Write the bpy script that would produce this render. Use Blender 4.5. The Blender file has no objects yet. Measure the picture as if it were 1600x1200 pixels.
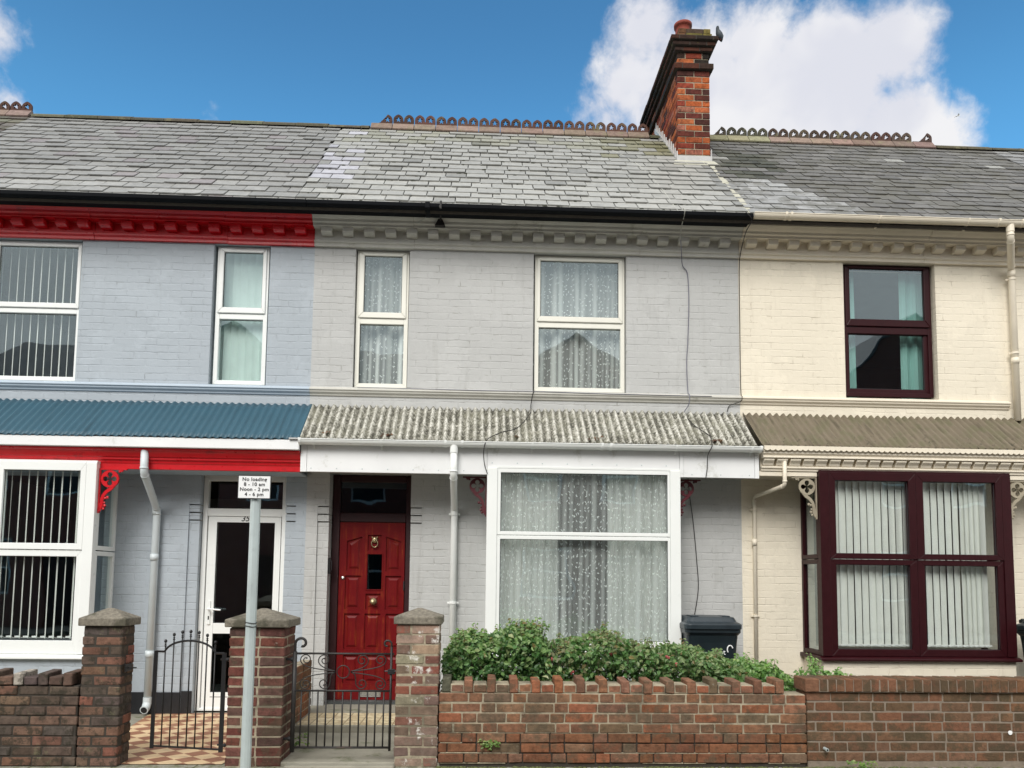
import bpy, bmesh, math, random
from mathutils import Vector, Matrix, noise as mnoise
R = math.radians
rnd = random.Random(7)
scene = bpy.context.scene
COL = scene.collection

# ------------------------------------------------------------------ camera
CAM = Vector((0.0, -8.6, 1.43))
cam_d = bpy.data.cameras.new("camera")
cam = bpy.data.objects.new("camera", cam_d); COL.objects.link(cam)
r_ = Vector((0.99897928, -0.04379761, 0.01105315)).normalized()
u_ = -Vector((0.01475864, 0.08520626, -0.99625402)).normalized()
b_ = -Vector((0.04269175, 0.99540025, 0.08576568)).normalized()
cam.matrix_world = Matrix(((r_.x, u_.x, b_.x, CAM.x), (r_.y, u_.y, b_.y, CAM.y), (r_.z, u_.z, b_.z, CAM.z), (0, 0, 0, 1)))
cam_d.sensor_width = 36.0; cam_d.lens = 28.125
cam_d.shift_y = 0.12375
cam_d.clip_start = 0.05; cam_d.clip_end = 2000
scene.camera = cam

# ------------------------------------------------------------------ node helpers
def nd(nt, typ, ins=None, **props):
    n = nt.nodes.new(typ)
    for k, v in props.items(): setattr(n, k, v)
    for k, v in (ins or {}).items():
        if hasattr(v, 'is_linked') or isinstance(v, bpy.types.NodeSocket): nt.links.new(v, n.inputs[k])
        else: n.inputs[k].default_value = v
    return n
def mth(nt, op, a, b=None, c=None, clamp=False):
    ins = {0: a}
    if b is not None: ins[1] = b
    if c is not None: ins[2] = c
    n = nd(nt, 'ShaderNodeMath', ins, operation=op, use_clamp=clamp); return n.outputs[0]
def vmth(nt, op, a, b=None, out=0):
    ins = {0: a}
    if b is not None: ins[1] = b
    n = nd(nt, 'ShaderNodeVectorMath', ins, operation=op); return n.outputs[out]
def mixc(nt, fac, a, b, mode='MIX'):
    n = nd(nt, 'ShaderNodeMix', {0: fac}, data_type='RGBA', blend_type=mode)
    for i, v in ((6, a), (7, b)):
        if isinstance(v, bpy.types.NodeSocket): nt.links.new(v, n.inputs[i])
        else: n.inputs[i].default_value = (*v, 1) if len(v) == 3 else v
    return n.outputs[2]
def ramp(nt, fac, stops, interp='LINEAR'):
    n = nd(nt, 'ShaderNodeValToRGB', {0: fac}); cr = n.color_ramp; cr.interpolation = interp
    while len(cr.elements) < len(stops): cr.elements.new(0.5)
    for e, (p, c) in zip(cr.elements, stops):
        e.position = p; e.color = (c, c, c, 1) if isinstance(c, (int, float)) else (*c, 1)
    return n.outputs[0]
def mrange(nt, v, a, b, c=0.0, d=1.0, smooth=True):
    n = nd(nt, 'ShaderNodeMapRange', {0: v, 1: a, 2: b, 3: c, 4: d}, interpolation_type='SMOOTHSTEP' if smooth else 'LINEAR')
    return n.outputs[0]
def tnoise(nt, vec, scale, detail=4, rough=0.55, dist=0.0, out=0):
    return nd(nt, 'ShaderNodeTexNoise', {'Vector': vec, 'Scale': scale, 'Detail': detail, 'Roughness': rough, 'Distortion': dist}).outputs[out]

# ------------------------------------------------------------------ sky, sun, exposure
SUN_EL, SUN_AZ = R(41), R(198)           # azimuth from +Y, clockwise seen from above: behind the camera, a little to its left
w = bpy.data.worlds.new("World"); scene.world = w; w.use_nodes = True
nt = w.node_tree; nt.nodes.clear()
sky = nd(nt, 'ShaderNodeTexSky', sky_type='NISHITA', sun_disc=False)
sky.sun_elevation = SUN_EL; sky.sun_rotation = SUN_AZ
sky.air_density = 1.0; sky.dust_density = 0.2; sky.ozone_density = 2.5
tc = nd(nt, 'ShaderNodeTexCoord'); D = tc.outputs['Generated']
sep = nd(nt, 'ShaderNodeSeparateXYZ', {0: D})
def blob(c, ang):
    d = vmth(nt, 'DOT_PRODUCT', D, c, out=1)
    a = mth(nt, 'ARCCOSINE', mth(nt, 'MINIMUM', d, 1.0))
    return mth(nt, 'SUBTRACT', 1.0, mth(nt, 'DIVIDE', a, ang))
BL = [((0.3554, 0.7775, 0.5189), 0.0769), ((0.2295, 0.8088, 0.5415), 0.0614), ((0.171, 0.7942, 0.5831), 0.0391),
      ((0.4052, 0.7416, 0.5347), 0.0512), ((0.427, 0.7742, 0.4672), 0.0578), ((0.2966, 0.8233, 0.4838), 0.0923),
      ((0.1408, 0.8379, 0.5273), 0.0282), ((0.4657, 0.7599, 0.4535), 0.0357), ((0.1939, 0.836, 0.5133), 0.0402),
      ((-0.4636, 0.7252, 0.5091), 0.024), ((-0.2894, 0.8255, 0.4845), 0.0102), ((-0.4585, 0.7636, 0.4547), 0.0124),
      ((0.2823, 0.7793, 0.5594), 0.0495), ((0.135, 0.845, 0.517), 0.045), ((0.155, 0.825, 0.543), 0.05), ((0.185, 0.845, 0.50), 0.05)]
m = None
for c, a in BL:
    b = mth(nt, 'MULTIPLY', blob(c, a), a / 0.06)
    m = b if m is None else mth(nt, 'SMOOTH_MAX', m, b, 0.25)
warp = nd(nt, 'ShaderNodeTexNoise', {'Vector': D, 'Scale': 9.0, 'Detail': 3.0}).outputs[1]
Dw = vmth(nt, 'ADD', D, vmth(nt, 'MULTIPLY', vmth(nt, 'SUBTRACT', warp, (0.5, 0.5, 0.5)), (0.1, 0.1, 0.1)))
n1 = tnoise(nt, Dw, 14.0, 8, 0.62); n2 = tnoise(nt, D, 55.0, 5, 0.6)
pert = mth(nt, 'ADD', mth(nt, 'MULTIPLY', mth(nt, 'SUBTRACT', n1, 0.5), 1.55), mth(nt, 'MULTIPLY', mth(nt, 'SUBTRACT', n2, 0.5), 0.75))
front = mrange(nt, mth(nt, 'ADD', mth(nt, 'MULTIPLY', m, 1.5), pert), -0.20, 0.62)
# a grey-white overcast deck fills the rest of the sky: overhead and behind the camera
deck = mrange(nt, mth(nt, 'ADD', sep.outputs[1], mth(nt, 'MULTIPLY', mth(nt, 'SUBTRACT', tnoise(nt, D, 3.0, 5), 0.5), 0.25)), 0.42, 0.2)
n3 = tnoise(nt, D, 4.0, 6, 0.55)
deckcol = mixc(nt, n3, (6.6, 6.8, 6.8), (10.0, 10.0, 9.8))
n4 = tnoise(nt, Dw, 7.0, 4, 0.5)
frontcol = mixc(nt, mrange(nt, n4, 0.35, 0.6), (4.9, 5.0, 5.5), (5.9, 5.9, 6.05))
skyc = mixc(nt, 1.0, sky.outputs[0], mixc(nt, mrange(nt, sep.outputs[2], 0.42, 0.62), (0.66, 1.30, 1.40), (0.52, 1.02, 1.15)), 'MULTIPLY')
c1 = mixc(nt, front, skyc, frontcol)
c2 = mixc(nt, deck, c1, deckcol)
bg = nd(nt, 'ShaderNodeBackground', {'Color': c2, 'Strength': 0.10})
nd(nt, 'ShaderNodeOutputWorld', {'Surface': bg.outputs[0]})

sd = bpy.data.lights.new("sun", 'SUN'); sd.energy = 1.9; sd.angle = R(30); sd.color = (1.0, 0.965, 0.92)
sun = bpy.data.objects.new("sun", sd); COL.objects.link(sun)
sdir = Vector((math.sin(SUN_AZ) * math.cos(SUN_EL), math.cos(SUN_AZ) * math.cos(SUN_EL), math.sin(SUN_EL)))
sun.rotation_euler = sdir.to_track_quat('Z', 'Y').to_euler(); sun.location = (0, -20, 30)
scene.view_settings.view_transform = 'Standard'; scene.view_settings.look = 'None'
scene.view_settings.exposure = 0.6; scene.view_settings.gamma = 1.0

# ------------------------------------------------------------------ materials
def newmat(name):
    m = bpy.data.materials.new(name); m.use_nodes = True
    nt = m.node_tree; nt.nodes.clear()
    out = nd(nt, 'ShaderNodeOutputMaterial')
    b = nd(nt, 'ShaderNodeBsdfPrincipled'); nt.links.new(b.outputs[0], out.inputs[0])
    return m, nt, b, out
def setin(nt, b, k, v):
    if isinstance(v, bpy.types.NodeSocket): nt.links.new(v, b.inputs[k])
    elif isinstance(v, tuple) and len(v) == 3 and k != 'Normal': b.inputs[k].default_value = (*v, 1)
    else: b.inputs[k].default_value = v
def obco(nt): return nd(nt, 'ShaderNodeNewGeometry').outputs['Position']
def bump(nt, h, dist, strength=1.0):
    return nd(nt, 'ShaderNodeBump', {'Height': h, 'Distance': dist, 'Strength': strength}).outputs[0]
def plain(name, col, rough=0.5, var=0.06, scale=6.0, bmp=0.0, spec=0.5, metal=0.0, dirt=None, coat=0.0):
    """paint / plastic / metal with slight tone variation, optional dirt blotches"""
    m, nt, b, o = newmat(name); P = obco(nt)
    n = tnoise(nt, P, scale, 5)
    lo = tuple(c * (1 - var * 2) for c in col); hi = tuple(min(1, c * (1 + var * 2)) for c in col)
    c = mixc(nt, n, lo, hi)
    if dirt:
        dc, thr = dirt
        dn = mrange(nt, tnoise(nt, P, 3.5, 8, 0.7), thr, thr + 0.12)
        c = mixc(nt, mth(nt, 'MULTIPLY', dn, 0.8), c, dc)
    setin(nt, b, 'Base Color', c); setin(nt, b, 'Roughness', mrange(nt, tnoise(nt, P, scale * 2, 3), 0, 1, max(0.02, rough - 0.08), rough + 0.08, False))
    b.inputs['Specular IOR Level'].default_value = spec; b.inputs['Metallic'].default_value = metal
    if coat: b.inputs['Coat Weight'].default_value = coat
    if bmp: setin(nt, b, 'Normal', bump(nt, tnoise(nt, P, 60, 4), bmp))
    return m
def painted_brick(name, col, strength=1.0, dirt=(0.2, 0.19, 0.16), dirt_amt=0.35, row=0.0765, seed=0.0, damp=0.0):
    m, nt, b, o = newmat(name); P = obco(nt)
    s = nd(nt, 'ShaderNodeSeparateXYZ', {0: P})
    wn = nd(nt, 'ShaderNodeTexNoise', {'Vector': P, 'Scale': 7.0, 'Detail': 4.0}).outputs[1]
    ws = nd(nt, 'ShaderNodeSeparateXYZ', {0: wn})
    u = mth(nt, 'ADD', mth(nt, 'ADD', s.outputs[0], s.outputs[1]), mth(nt, 'MULTIPLY', mth(nt, 'SUBTRACT', ws.outputs[0], 0.5), 0.05))
    v = mth(nt, 'ADD', mth(nt, 'ADD', s.outputs[2], seed), mth(nt, 'MULTIPLY', mth(nt, 'SUBTRACT', ws.outputs[1], 0.5), 0.022))
    uv = nd(nt, 'ShaderNodeCombineXYZ', {0: u, 1: v}).outputs[0]
    br = nd(nt, 'ShaderNodeTexBrick', {'Vector': uv, 'Scale': 1.0, 'Mortar Size': 0.0075, 'Mortar Smooth': 0.55, 'Brick Width': 0.232, 'Row Height': row,
                                       'Color1': (0.2, 0.2, 0.2, 1), 'Color2': (0.8, 0.8, 0.8, 1), 'Mortar': (0.5, 0.5, 0.5, 1)})
    mort = br.outputs['Fac']
    pres = mrange(nt, tnoise(nt, nd(nt, 'ShaderNodeMapping', {'Vector': P, 'Scale': (2.2, 2.2, 7.0)}).outputs[0], 1.0, 6, 0.65), 0.40, 0.66, 0.06, 0.9)
    groove = mth(nt, 'MULTIPLY', mort, pres)
    fine = tnoise(nt, P, 28, 6, 0.6); lump = tnoise(nt, P, 9, 3)
    h = mth(nt, 'ADD', mth(nt, 'MULTIPLY', groove, -0.009 * strength), mth(nt, 'ADD', mth(nt, 'MULTIPLY', fine, 0.0045), mth(nt, 'MULTIPLY', lump, 0.006)))
    h = mth(nt, 'ADD', h, mth(nt, 'MULTIPLY', br.outputs['Color'], 0.003))
    setin(nt, b, 'Normal', bump(nt, h, 1.0, 0.6))
    n = tnoise(nt, P, 1.3, 6, 0.6)
    c = mixc(nt, n, tuple(x * 0.9 for x in col), tuple(min(1, x * 1.08) for x in col))
    pt = mrange(nt, tnoise(nt, vmth(nt, 'ADD', P, (4.0, 2.0, 9.0)), 1.7, 7, 0.62), 0.53, 0.565)      # touched-up patches
    c = mixc(nt, mth(nt, 'MULTIPLY', pt, 0.5), c, tuple(min(1, x * 1.10) for x in col))
    fl = mrange(nt, tnoise(nt, vmth(nt, 'ADD', P, (1.0, 7.0, 3.0)), 11.0, 8, 0.7), 0.70, 0.73)         # small flakes
    c = mixc(nt, mth(nt, 'MULTIPLY', fl, 0.55), c, tuple(x * 0.6 for x in dirt))
    # hairline cracks of old grime in the deepest joints, and streaky dirt
    crack = mth(nt, 'MULTIPLY', mrange(nt, mort, 0.75, 1.0), mrange(nt, tnoise(nt, P, 5.5, 6, 0.7), 0.53, 0.66))
    c = mixc(nt, mth(nt, 'MULTIPLY', crack, 0.6), c, dirt)
    st = nd(nt, 'ShaderNodeCombineXYZ', {0: mth(nt, 'MULTIPLY', s.outputs[0], 9.0), 1: s.outputs[1], 2: mth(nt, 'MULTIPLY', s.outputs[2], 1.2)}).outputs[0]
    sn = mrange(nt, tnoise(nt, st, 1.0, 6, 0.65), 0.52, 0.8)
    c = mixc(nt, mth(nt, 'MULTIPLY', sn, dirt_amt), c, dirt)
    if damp:
        dz = mth(nt, 'MULTIPLY', mrange(nt, s.outputs[2], 0.75, 0.1), mrange(nt, tnoise(nt, P, 5, 5), 0.35, 0.65))
        c = mixc(nt, mth(nt, 'MULTIPLY', dz, damp), c, (0.16, 0.17, 0.10))
    setin(nt, b, 'Base Color', c); b.inputs['Roughness'].default_value = 0.62; b.inputs['Specular IOR Level'].default_value = 0.35
    return m
def attr_mat(name, rough=0.85, spec=0.3, bmp=0.0025, nscale=55, blotch=None, blotch2=None, mott=0.22):
    """colour from the per-piece 'Col' attribute, mottled, with optional growths or stains (colour, scale, threshold)"""
    m, nt, b, o = newmat(name); P = obco(nt)
    a = nd(nt, 'ShaderNodeAttribute', attribute_name='Col').outputs[0]
    n = tnoise(nt, P, nscale * 0.35, 7, 0.65)
    c = mixc(nt, 1.0, a, ramp(nt, n, [(0.25, 1 - mott * 1.5), (0.75, 1 + mott)]), 'MULTIPLY')
    for k, bl in enumerate((blotch, blotch2)):
        if bl:
            bc, sc, th, am = bl
            off = vmth(nt, 'ADD', P, (3.1 * k, 7.7 * k, 1.9 * k))
            c = mixc(nt, mth(nt, 'MULTIPLY', mrange(nt, tnoise(nt, off, sc, 8, 0.72), th, th + 0.1), am), c, bc)
    setin(nt, b, 'Base Color', c); b.inputs['Roughness'].default_value = rough; b.inputs['Specular IOR Level'].default_value = spec
    setin(nt, b, 'Normal', bump(nt, tnoise(nt, P, nscale, 6, 0.65), bmp))
    return m
def glass(name, tint=(0.975, 0.99, 0.985), lo=0.09, hi=0.85, wav=0.0025):
    m, nt, b, o = newmat(name); nt.nodes.remove(b)
    P = obco(nt)
    nrm = bump(nt, tnoise(nt, P, 1.4, 2), wav * 2.2, 0.6)
    tr = nd(nt, 'ShaderNodeBsdfTransparent', {'Color': (*tint, 1)})
    gl = nd(nt, 'ShaderNodeBsdfGlossy', {'Roughness': 0.01, 'Color': (0.80, 0.93, 1.0, 1), 'Normal': nrm})
    lw = nd(nt, 'ShaderNodeLayerWeight', {'Blend': 0.5})
    f = mth(nt, 'MULTIPLY_ADD', mth(nt, 'POWER', lw.outputs['Facing'], 4.0), hi - lo, lo)
    mx = nd(nt, 'ShaderNodeMixShader', {0: f, 1: tr.outputs[0], 2: gl.outputs[0]})
    nt.links.new(mx.outputs[0], o.inputs[0]); return m
def net_mat(name, base=0.42, col=(0.93, 0.95, 0.93), leaf=True, scale=16.5):
    """sheer net with small woven leaf sprigs"""
    m, nt, b, o = newmat(name); nt.nodes.remove(b)
    uv = nd(nt, 'ShaderNodeAttribute', attribute_name='cloth').outputs['Vector']
    s = nd(nt, 'ShaderNodeSeparateXYZ', {0: uv})
    fc = nd(nt, 'ShaderNodeLayerWeight', {'Blend': 0.5}).outputs['Facing']
    op = mth(nt, 'MULTIPLY_ADD', mth(nt, 'POWER', fc, 0.85), 1.25, base, clamp=True)      # gathered cloth is denser where it turns edge-on
    if leaf:
        for k, (sc, off, la, lb) in enumerate(((scale, 0.0, 0.27, 0.11), (scale * 0.86, 5.3, 0.22, 0.08))):
            p = nd(nt, 'ShaderNodeCombineXYZ', {0: mth(nt, 'MULTIPLY', mth(nt, 'ADD', s.outputs[0], off), sc), 1: mth(nt, 'MULTIPLY', s.outputs[1], sc)}).outputs[0]
            vo = nd(nt, 'ShaderNodeTexVoronoi', {'Vector': p, 'Scale': 1.0, 'Randomness': 0.95}, voronoi_dimensions='2D')
            loc = vmth(nt, 'SUBTRACT', p, vo.outputs['Position'])
            cs = nd(nt, 'ShaderNodeSeparateColor', {0: vo.outputs['Color']})
            ang = mth(nt, 'MULTIPLY', cs.outputs[0], 6.28)
            l = nd(nt, 'ShaderNodeSeparateXYZ', {0: loc})
            ca, sa = mth(nt, 'COSINE', ang), mth(nt, 'SINE', ang)
            x = mth(nt, 'ADD', mth(nt, 'MULTIPLY', l.outputs[0], ca), mth(nt, 'MULTIPLY', l.outputs[1], sa))
            y = mth(nt, 'SUBTRACT', mth(nt, 'MULTIPLY', l.outputs[1], ca), mth(nt, 'MULTIPLY', l.outputs[0], sa))
            e = mth(nt, 'ADD', mth(nt, 'POWER', mth(nt, 'DIVIDE', x, la), 2.0), mth(nt, 'POWER', mth(nt, 'DIVIDE', y, lb), 2.0))
            lf = mth(nt, 'MULTIPLY', mrange(nt, e, 1.1, 0.7), mth(nt, 'GREATER_THAN', cs.outputs[1], 0.42))
            op = mth(nt, 'MAXIMUM', op, mth(nt, 'MULTIPLY', lf, 0.85))
    df = nd(nt, 'ShaderNodeBsdfDiffuse', {'Color': (*col, 1)}); tl = nd(nt, 'ShaderNodeBsdfTranslucent', {'Color': (*col, 1)})
    dt = nd(nt, 'ShaderNodeMixShader', {0: 0.12, 1: df.outputs[0], 2: tl.outputs[0]})
    tr = nd(nt, 'ShaderNodeBsdfTransparent')
    mx = nd(nt, 'ShaderNodeMixShader', {0: op, 1: tr.outputs[0], 2: dt.outputs[0]})
    nt.links.new(mx.outputs[0], o.inputs[0]); return m
def leaf_mat(name):
    m, nt, b, o = newmat(name)
    a = nd(nt, 'ShaderNodeAttribute', attribute_name='Col').outputs[0]
    setin(nt, b, 'Base Color', a); b.inputs['Roughness'].default_value = 0.42; b.inputs['Specular IOR Level'].default_value = 0.45
    tl = nd(nt, 'ShaderNodeBsdfTranslucent', {'Color': mixc(nt, 1.0, a, (1.2, 1.5, 0.6), 'MULTIPLY')})
    mx = nd(nt, 'ShaderNodeMixShader', {0: 0.22, 1: b.outputs[0], 2: tl.outputs[0]})
    nt.links.new(mx.outputs[0], o.inputs[0]); return m

M = {}
M['blue_wall'] = painted_brick('pale_blue_painted_brick', (0.39, 0.435, 0.475), 1.0, dirt=(0.24, 0.26, 0.27), dirt_amt=0.22)
M['grey_wall'] = painted_brick('grey_painted_brick', (0.47, 0.475, 0.465), 0.9, dirt=(0.20, 0.195, 0.165), dirt_amt=0.30, seed=0.02)
M['cream_wall'] = painted_brick('cream_painted_brick', (0.75, 0.69, 0.565), 0.75, dirt=(0.40, 0.34, 0.25), dirt_amt=0.28, seed=0.04)
M['blue_trim'] = plain('pale_blue_paint', (0.42, 0.50, 0.58), 0.5, 0.05)
M['grey_trim'] = plain('old_grey_stone_paint', (0.56, 0.55, 0.50), 0.6, 0.10, 5, 0.0015, dirt=((0.27, 0.26, 0.20), 0.60))
M['cream_trim'] = plain('cream_paint', (0.78, 0.71, 0.58), 0.5, 0.06, 5, 0.001, dirt=((0.50, 0.44, 0.33), 0.64))
M['red_paint'] = plain('gloss_red_paint', (0.58, 0.007, 0.014), 0.30, 0.12, 7, 0.0010, coat=0.3, dirt=((0.33, 0.008, 0.012), 0.57))
M['white_upvc'] = plain('white_plastic', (0.83, 0.85, 0.83), 0.30, 0.02, 3)
M['aged_upvc'] = plain('aged_white_plastic', (0.80, 0.79, 0.71), 0.34, 0.03, 3)
M['pale_pipe'] = plain('pale_blue_grey_plastic', (0.62, 0.68, 0.70), 0.4, 0.04)
M['white_paint'] = plain('white_board', (0.80, 0.81, 0.81), 0.45, 0.05, 2.5, dirt=((0.58, 0.585, 0.55), 0.56))
M['maroon'] = plain('maroon_woodgrain', (0.027, 0.0030, 0.0050), 0.42, 0.15, 14, 0.0006, spec=0.25)
M['gasket'] = plain('black_rubber', (0.012, 0.012, 0.014), 0.6)
M['black_gutter'] = plain('black_iron_gutter', (0.004, 0.005, 0.007), 0.6, 0.2, 8, spec=0.12)
M['black_iron'] = plain('black_iron', (0.012, 0.012, 0.013), 0.42, 0.2, 12)
M['rusty_iron'] = plain('weathered_black_iron', (0.020, 0.018, 0.017), 0.5, 0.25, 12, dirt=((0.10, 0.05, 0.03), 0.6))
M['black_paint'] = plain('black_masonry_paint', (0.012, 0.013, 0.016), 0.4, 0.2, 8, 0.003)
M['galv'] = plain('galvanised_steel', (0.50, 0.57, 0.57), 0.42, 0.10, 5, dirt=((0.36, 0.42, 0.42), 0.55), metal=0.25)
M['sign_white'] = plain('white_sign_face', (0.84, 0.85, 0.85), 0.35, 0.02)
M['ink'] = plain('black_lettering', (0.01, 0.01, 0.01), 0.4)
M['cable'] = plain('black_cable', (0.015, 0.014, 0.014), 0.5)
M['grey_cable'] = plain('grey_cable', (0.16, 0.16, 0.20), 0.5)
M['pale_cable'] = plain('pale_weathered_cable', (0.42, 0.42, 0.38), 0.6)
M['concrete_cap'] = plain('lichened_concrete', (0.185, 0.165, 0.13), 0.9, 0.42, 42, 0.005, dirt=((0.06, 0.056, 0.036), 0.50))
M['concrete'] = plain('stained_concrete', (0.27, 0.255, 0.205), 0.9, 0.22, 4, 0.004, dirt=((0.11, 0.12, 0.06), 0.55))
M['soil'] = plain('garden_soil', (0.045, 0.035, 0.025), 0.95, 0.4, 10, 0.01)
M['asphalt'] = plain('asphalt', (0.05, 0.05, 0.052), 0.9, 0.2, 40, 0.004)
M['bin'] = plain('dark_bin_plastic', (0.010, 0.017, 0.022), 0.38, 0.15, 6)
M['bin_lid'] = plain('bin_lid_plastic', (0.022, 0.032, 0.040), 0.38, 0.2, 7)
M['brass'] = plain('aged_brass', (0.42, 0.34, 0.20), 0.35, 0.2, 20, metal=0.8)
M['chrome'] = plain('satin_metal', (0.6, 0.6, 0.58), 0.3, metal=0.9)
M['room'] = plain('room_plaster', (0.30, 0.29, 0.26), 0.9)
M['floor'] = plain('room_carpet', (0.10, 0.08, 0.07), 0.95)
M['terracotta'] = plain('terracotta_pot', (0.22, 0.035, 0.018), 0.75, 0.15, 8, dirt=((0.10, 0.04, 0.03), 0.58))
M['mortar'] = plain('lime_mortar', (0.33, 0.285, 0.205), 0.95, 0.25, 30, 0.003, dirt=((0.13, 0.115, 0.08), 0.47))
M['dark_mortar'] = plain('recessed_dark_mortar', (0.045, 0.038, 0.030), 0.95, 0.25, 30, 0.003)
M['pale_mortar'] = plain('pale_mortar', (0.22, 0.18, 0.14), 0.95, 0.2, 30, 0.003)
M['lead'] = plain('pale_lead', (0.46, 0.46, 0.45), 0.6, 0.12, 14, 0.001)
M['cement'] = plain('cement_fillet', (0.42, 0.41, 0.34), 0.9, 0.15, 9, 0.002, dirt=((0.2, 0.2, 0.13), 0.58))
M['moss'] = plain('dark_moss', (0.028, 0.030, 0.018), 0.95, 0.3, 40)
M['brick'] = attr_mat('old_red_brick', 0.9, 0.2, 0.008, 60, blotch=((0.085, 0.07, 0.046), 7.0, 0.49, 0.6), blotch2=((0.46, 0.42, 0.34), 15.0, 0.63, 0.7), mott=0.36)
M['brown_brick'] = attr_mat('brown_stained_brick', 0.9, 0.2, 0.008, 60, blotch=((0.066, 0.056, 0.034), 5.5, 0.47, 0.65), blotch2=((0.5, 0.45, 0.38), 22.0, 0.73, 0.5), mott=0.25)
M['dark_brick'] = attr_mat('dark_brown_brick', 0.88, 0.25, 0.006, 45, blotch=((0.035, 0.032, 0.022), 14.0, 0.50, 0.75), blotch2=((0.20, 0.19, 0.11), 5.0, 0.58, 0.5), mott=0.35)
M['white_stained_brick'] = attr_mat('efflorescent_brick', 0.9, 0.25, 0.005, 55, blotch=((0.17, 0.15, 0.115), 5.0, 0.50, 0.6), blotch2=((0.72, 0.70, 0.65), 5.5, 0.535, 0.92), mott=0.28)
M['chimney_brick'] = attr_mat('orange_chimney_brick', 0.9, 0.2, 0.006, 60, blotch=((0.05, 0.02, 0.015), 9.0, 0.54, 0.7), mott=0.4)
M['sooty_brick'] = attr_mat('sooty_brick', 0.9, 0.2, 0.004, 50, blotch=((0.17, 0.145, 0.035), 6.0, 0.58, 0.8), mott=0.35)
M['slate'] = attr_mat('grey_slate', 0.52, 0.45, 0.0025, 40, blotch=((0.36, 0.36, 0.28), 9.0, 0.66, 0.4), mott=0.14)
M['old_slate'] = attr_mat('dark_weathered_slate', 0.6, 0.4, 0.004, 40, blotch=((0.10, 0.095, 0.075), 2.4, 0.47, 0.6), blotch2=((0.45, 0.44, 0.38), 16.0, 0.70, 0.5), mott=0.2)
M['lichen_slate'] = attr_mat('lichened_slate', 0.55, 0.42, 0.003, 40, blotch=((0.33, 0.31, 0.14), 7.0, 0.66, 0.6), blotch2=((0.15, 0.15, 0.12), 2.5, 0.55, 0.35), mott=0.16)
M['ridge_tile'] = attr_mat('terracotta_ridge_tile', 0.85, 0.25, 0.003, 50, blotch=((0.20, 0.19, 0.11), 5.0, 0.54, 0.6), mott=0.25)
M['glass'] = glass('window_glass')
M['dark_glass'] = glass('obscure_glass', (0.30, 0.38, 0.38), 0.06, 0.5, 0.002)
M['net'] = net_mat('leaf_sprig_net', 0.20)
M['curtain'] = net_mat('thick_pale_curtain', 0.97, (0.90, 0.92, 0.88), False)
M['green_curtain'] = net_mat('thin_turquoise_curtain', 0.85, (0.30, 0.55, 0.50), False)
M['blind'] = plain('cream_blind_fabric', (0.84, 0.85, 0.80), 0.8, 0.05, 8)
M['pale_blind'] = plain('pale_green_blind_fabric', (0.66, 0.80, 0.76), 0.8, 0.05, 8)
M['leaf'] = leaf_mat('shrub_leaf')
M['twig'] = plain('brown_twig', (0.09, 0.06, 0.035), 0.8, 0.2)
M['feather'] = plain('dark_slate_feathers', (0.035, 0.045, 0.055), 0.6, 0.5, 30)
M['white_feather'] = plain('white_feathers', (0.8, 0.8, 0.78), 0.6)
def door_paint():
    m, nt, b, o = newmat('worn_red_door_paint'); P = obco(nt)
    s = nd(nt, 'ShaderNodeSeparateXYZ', {0: P})
    g = nd(nt, 'ShaderNodeCombineXYZ', {0: mth(nt, 'MULTIPLY', s.outputs[0], 45.0), 1: s.outputs[1], 2: mth(nt, 'MULTIPLY', s.outputs[2], 3.0)}).outputs[0]
    n = tnoise(nt, g, 1.0, 6, 0.65)
    n2 = tnoise(nt, P, 5.0, 5, 0.6)
    wear = mth(nt, 'MULTIPLY', mrange(nt, n, 0.47, 0.72), mrange(nt, n2, 0.40, 0.62))
    c = mixc(nt, n2, (0.105, 0.004, 0.006), (0.175, 0.007, 0.008))
    c = mixc(nt, mth(nt, 'MULTIPLY', wear, 0.75), c, (0.26, 0.048, 0.012))
    setin(nt, b, 'Base Color', c); b.inputs['Roughness'].default_value = 0.36; b.inputs['Specular IOR Level'].default_value = 0.22
    setin(nt, b, 'Normal', bump(nt, n, 0.0012)); return m
M['door_red'] = door_paint()
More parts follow.
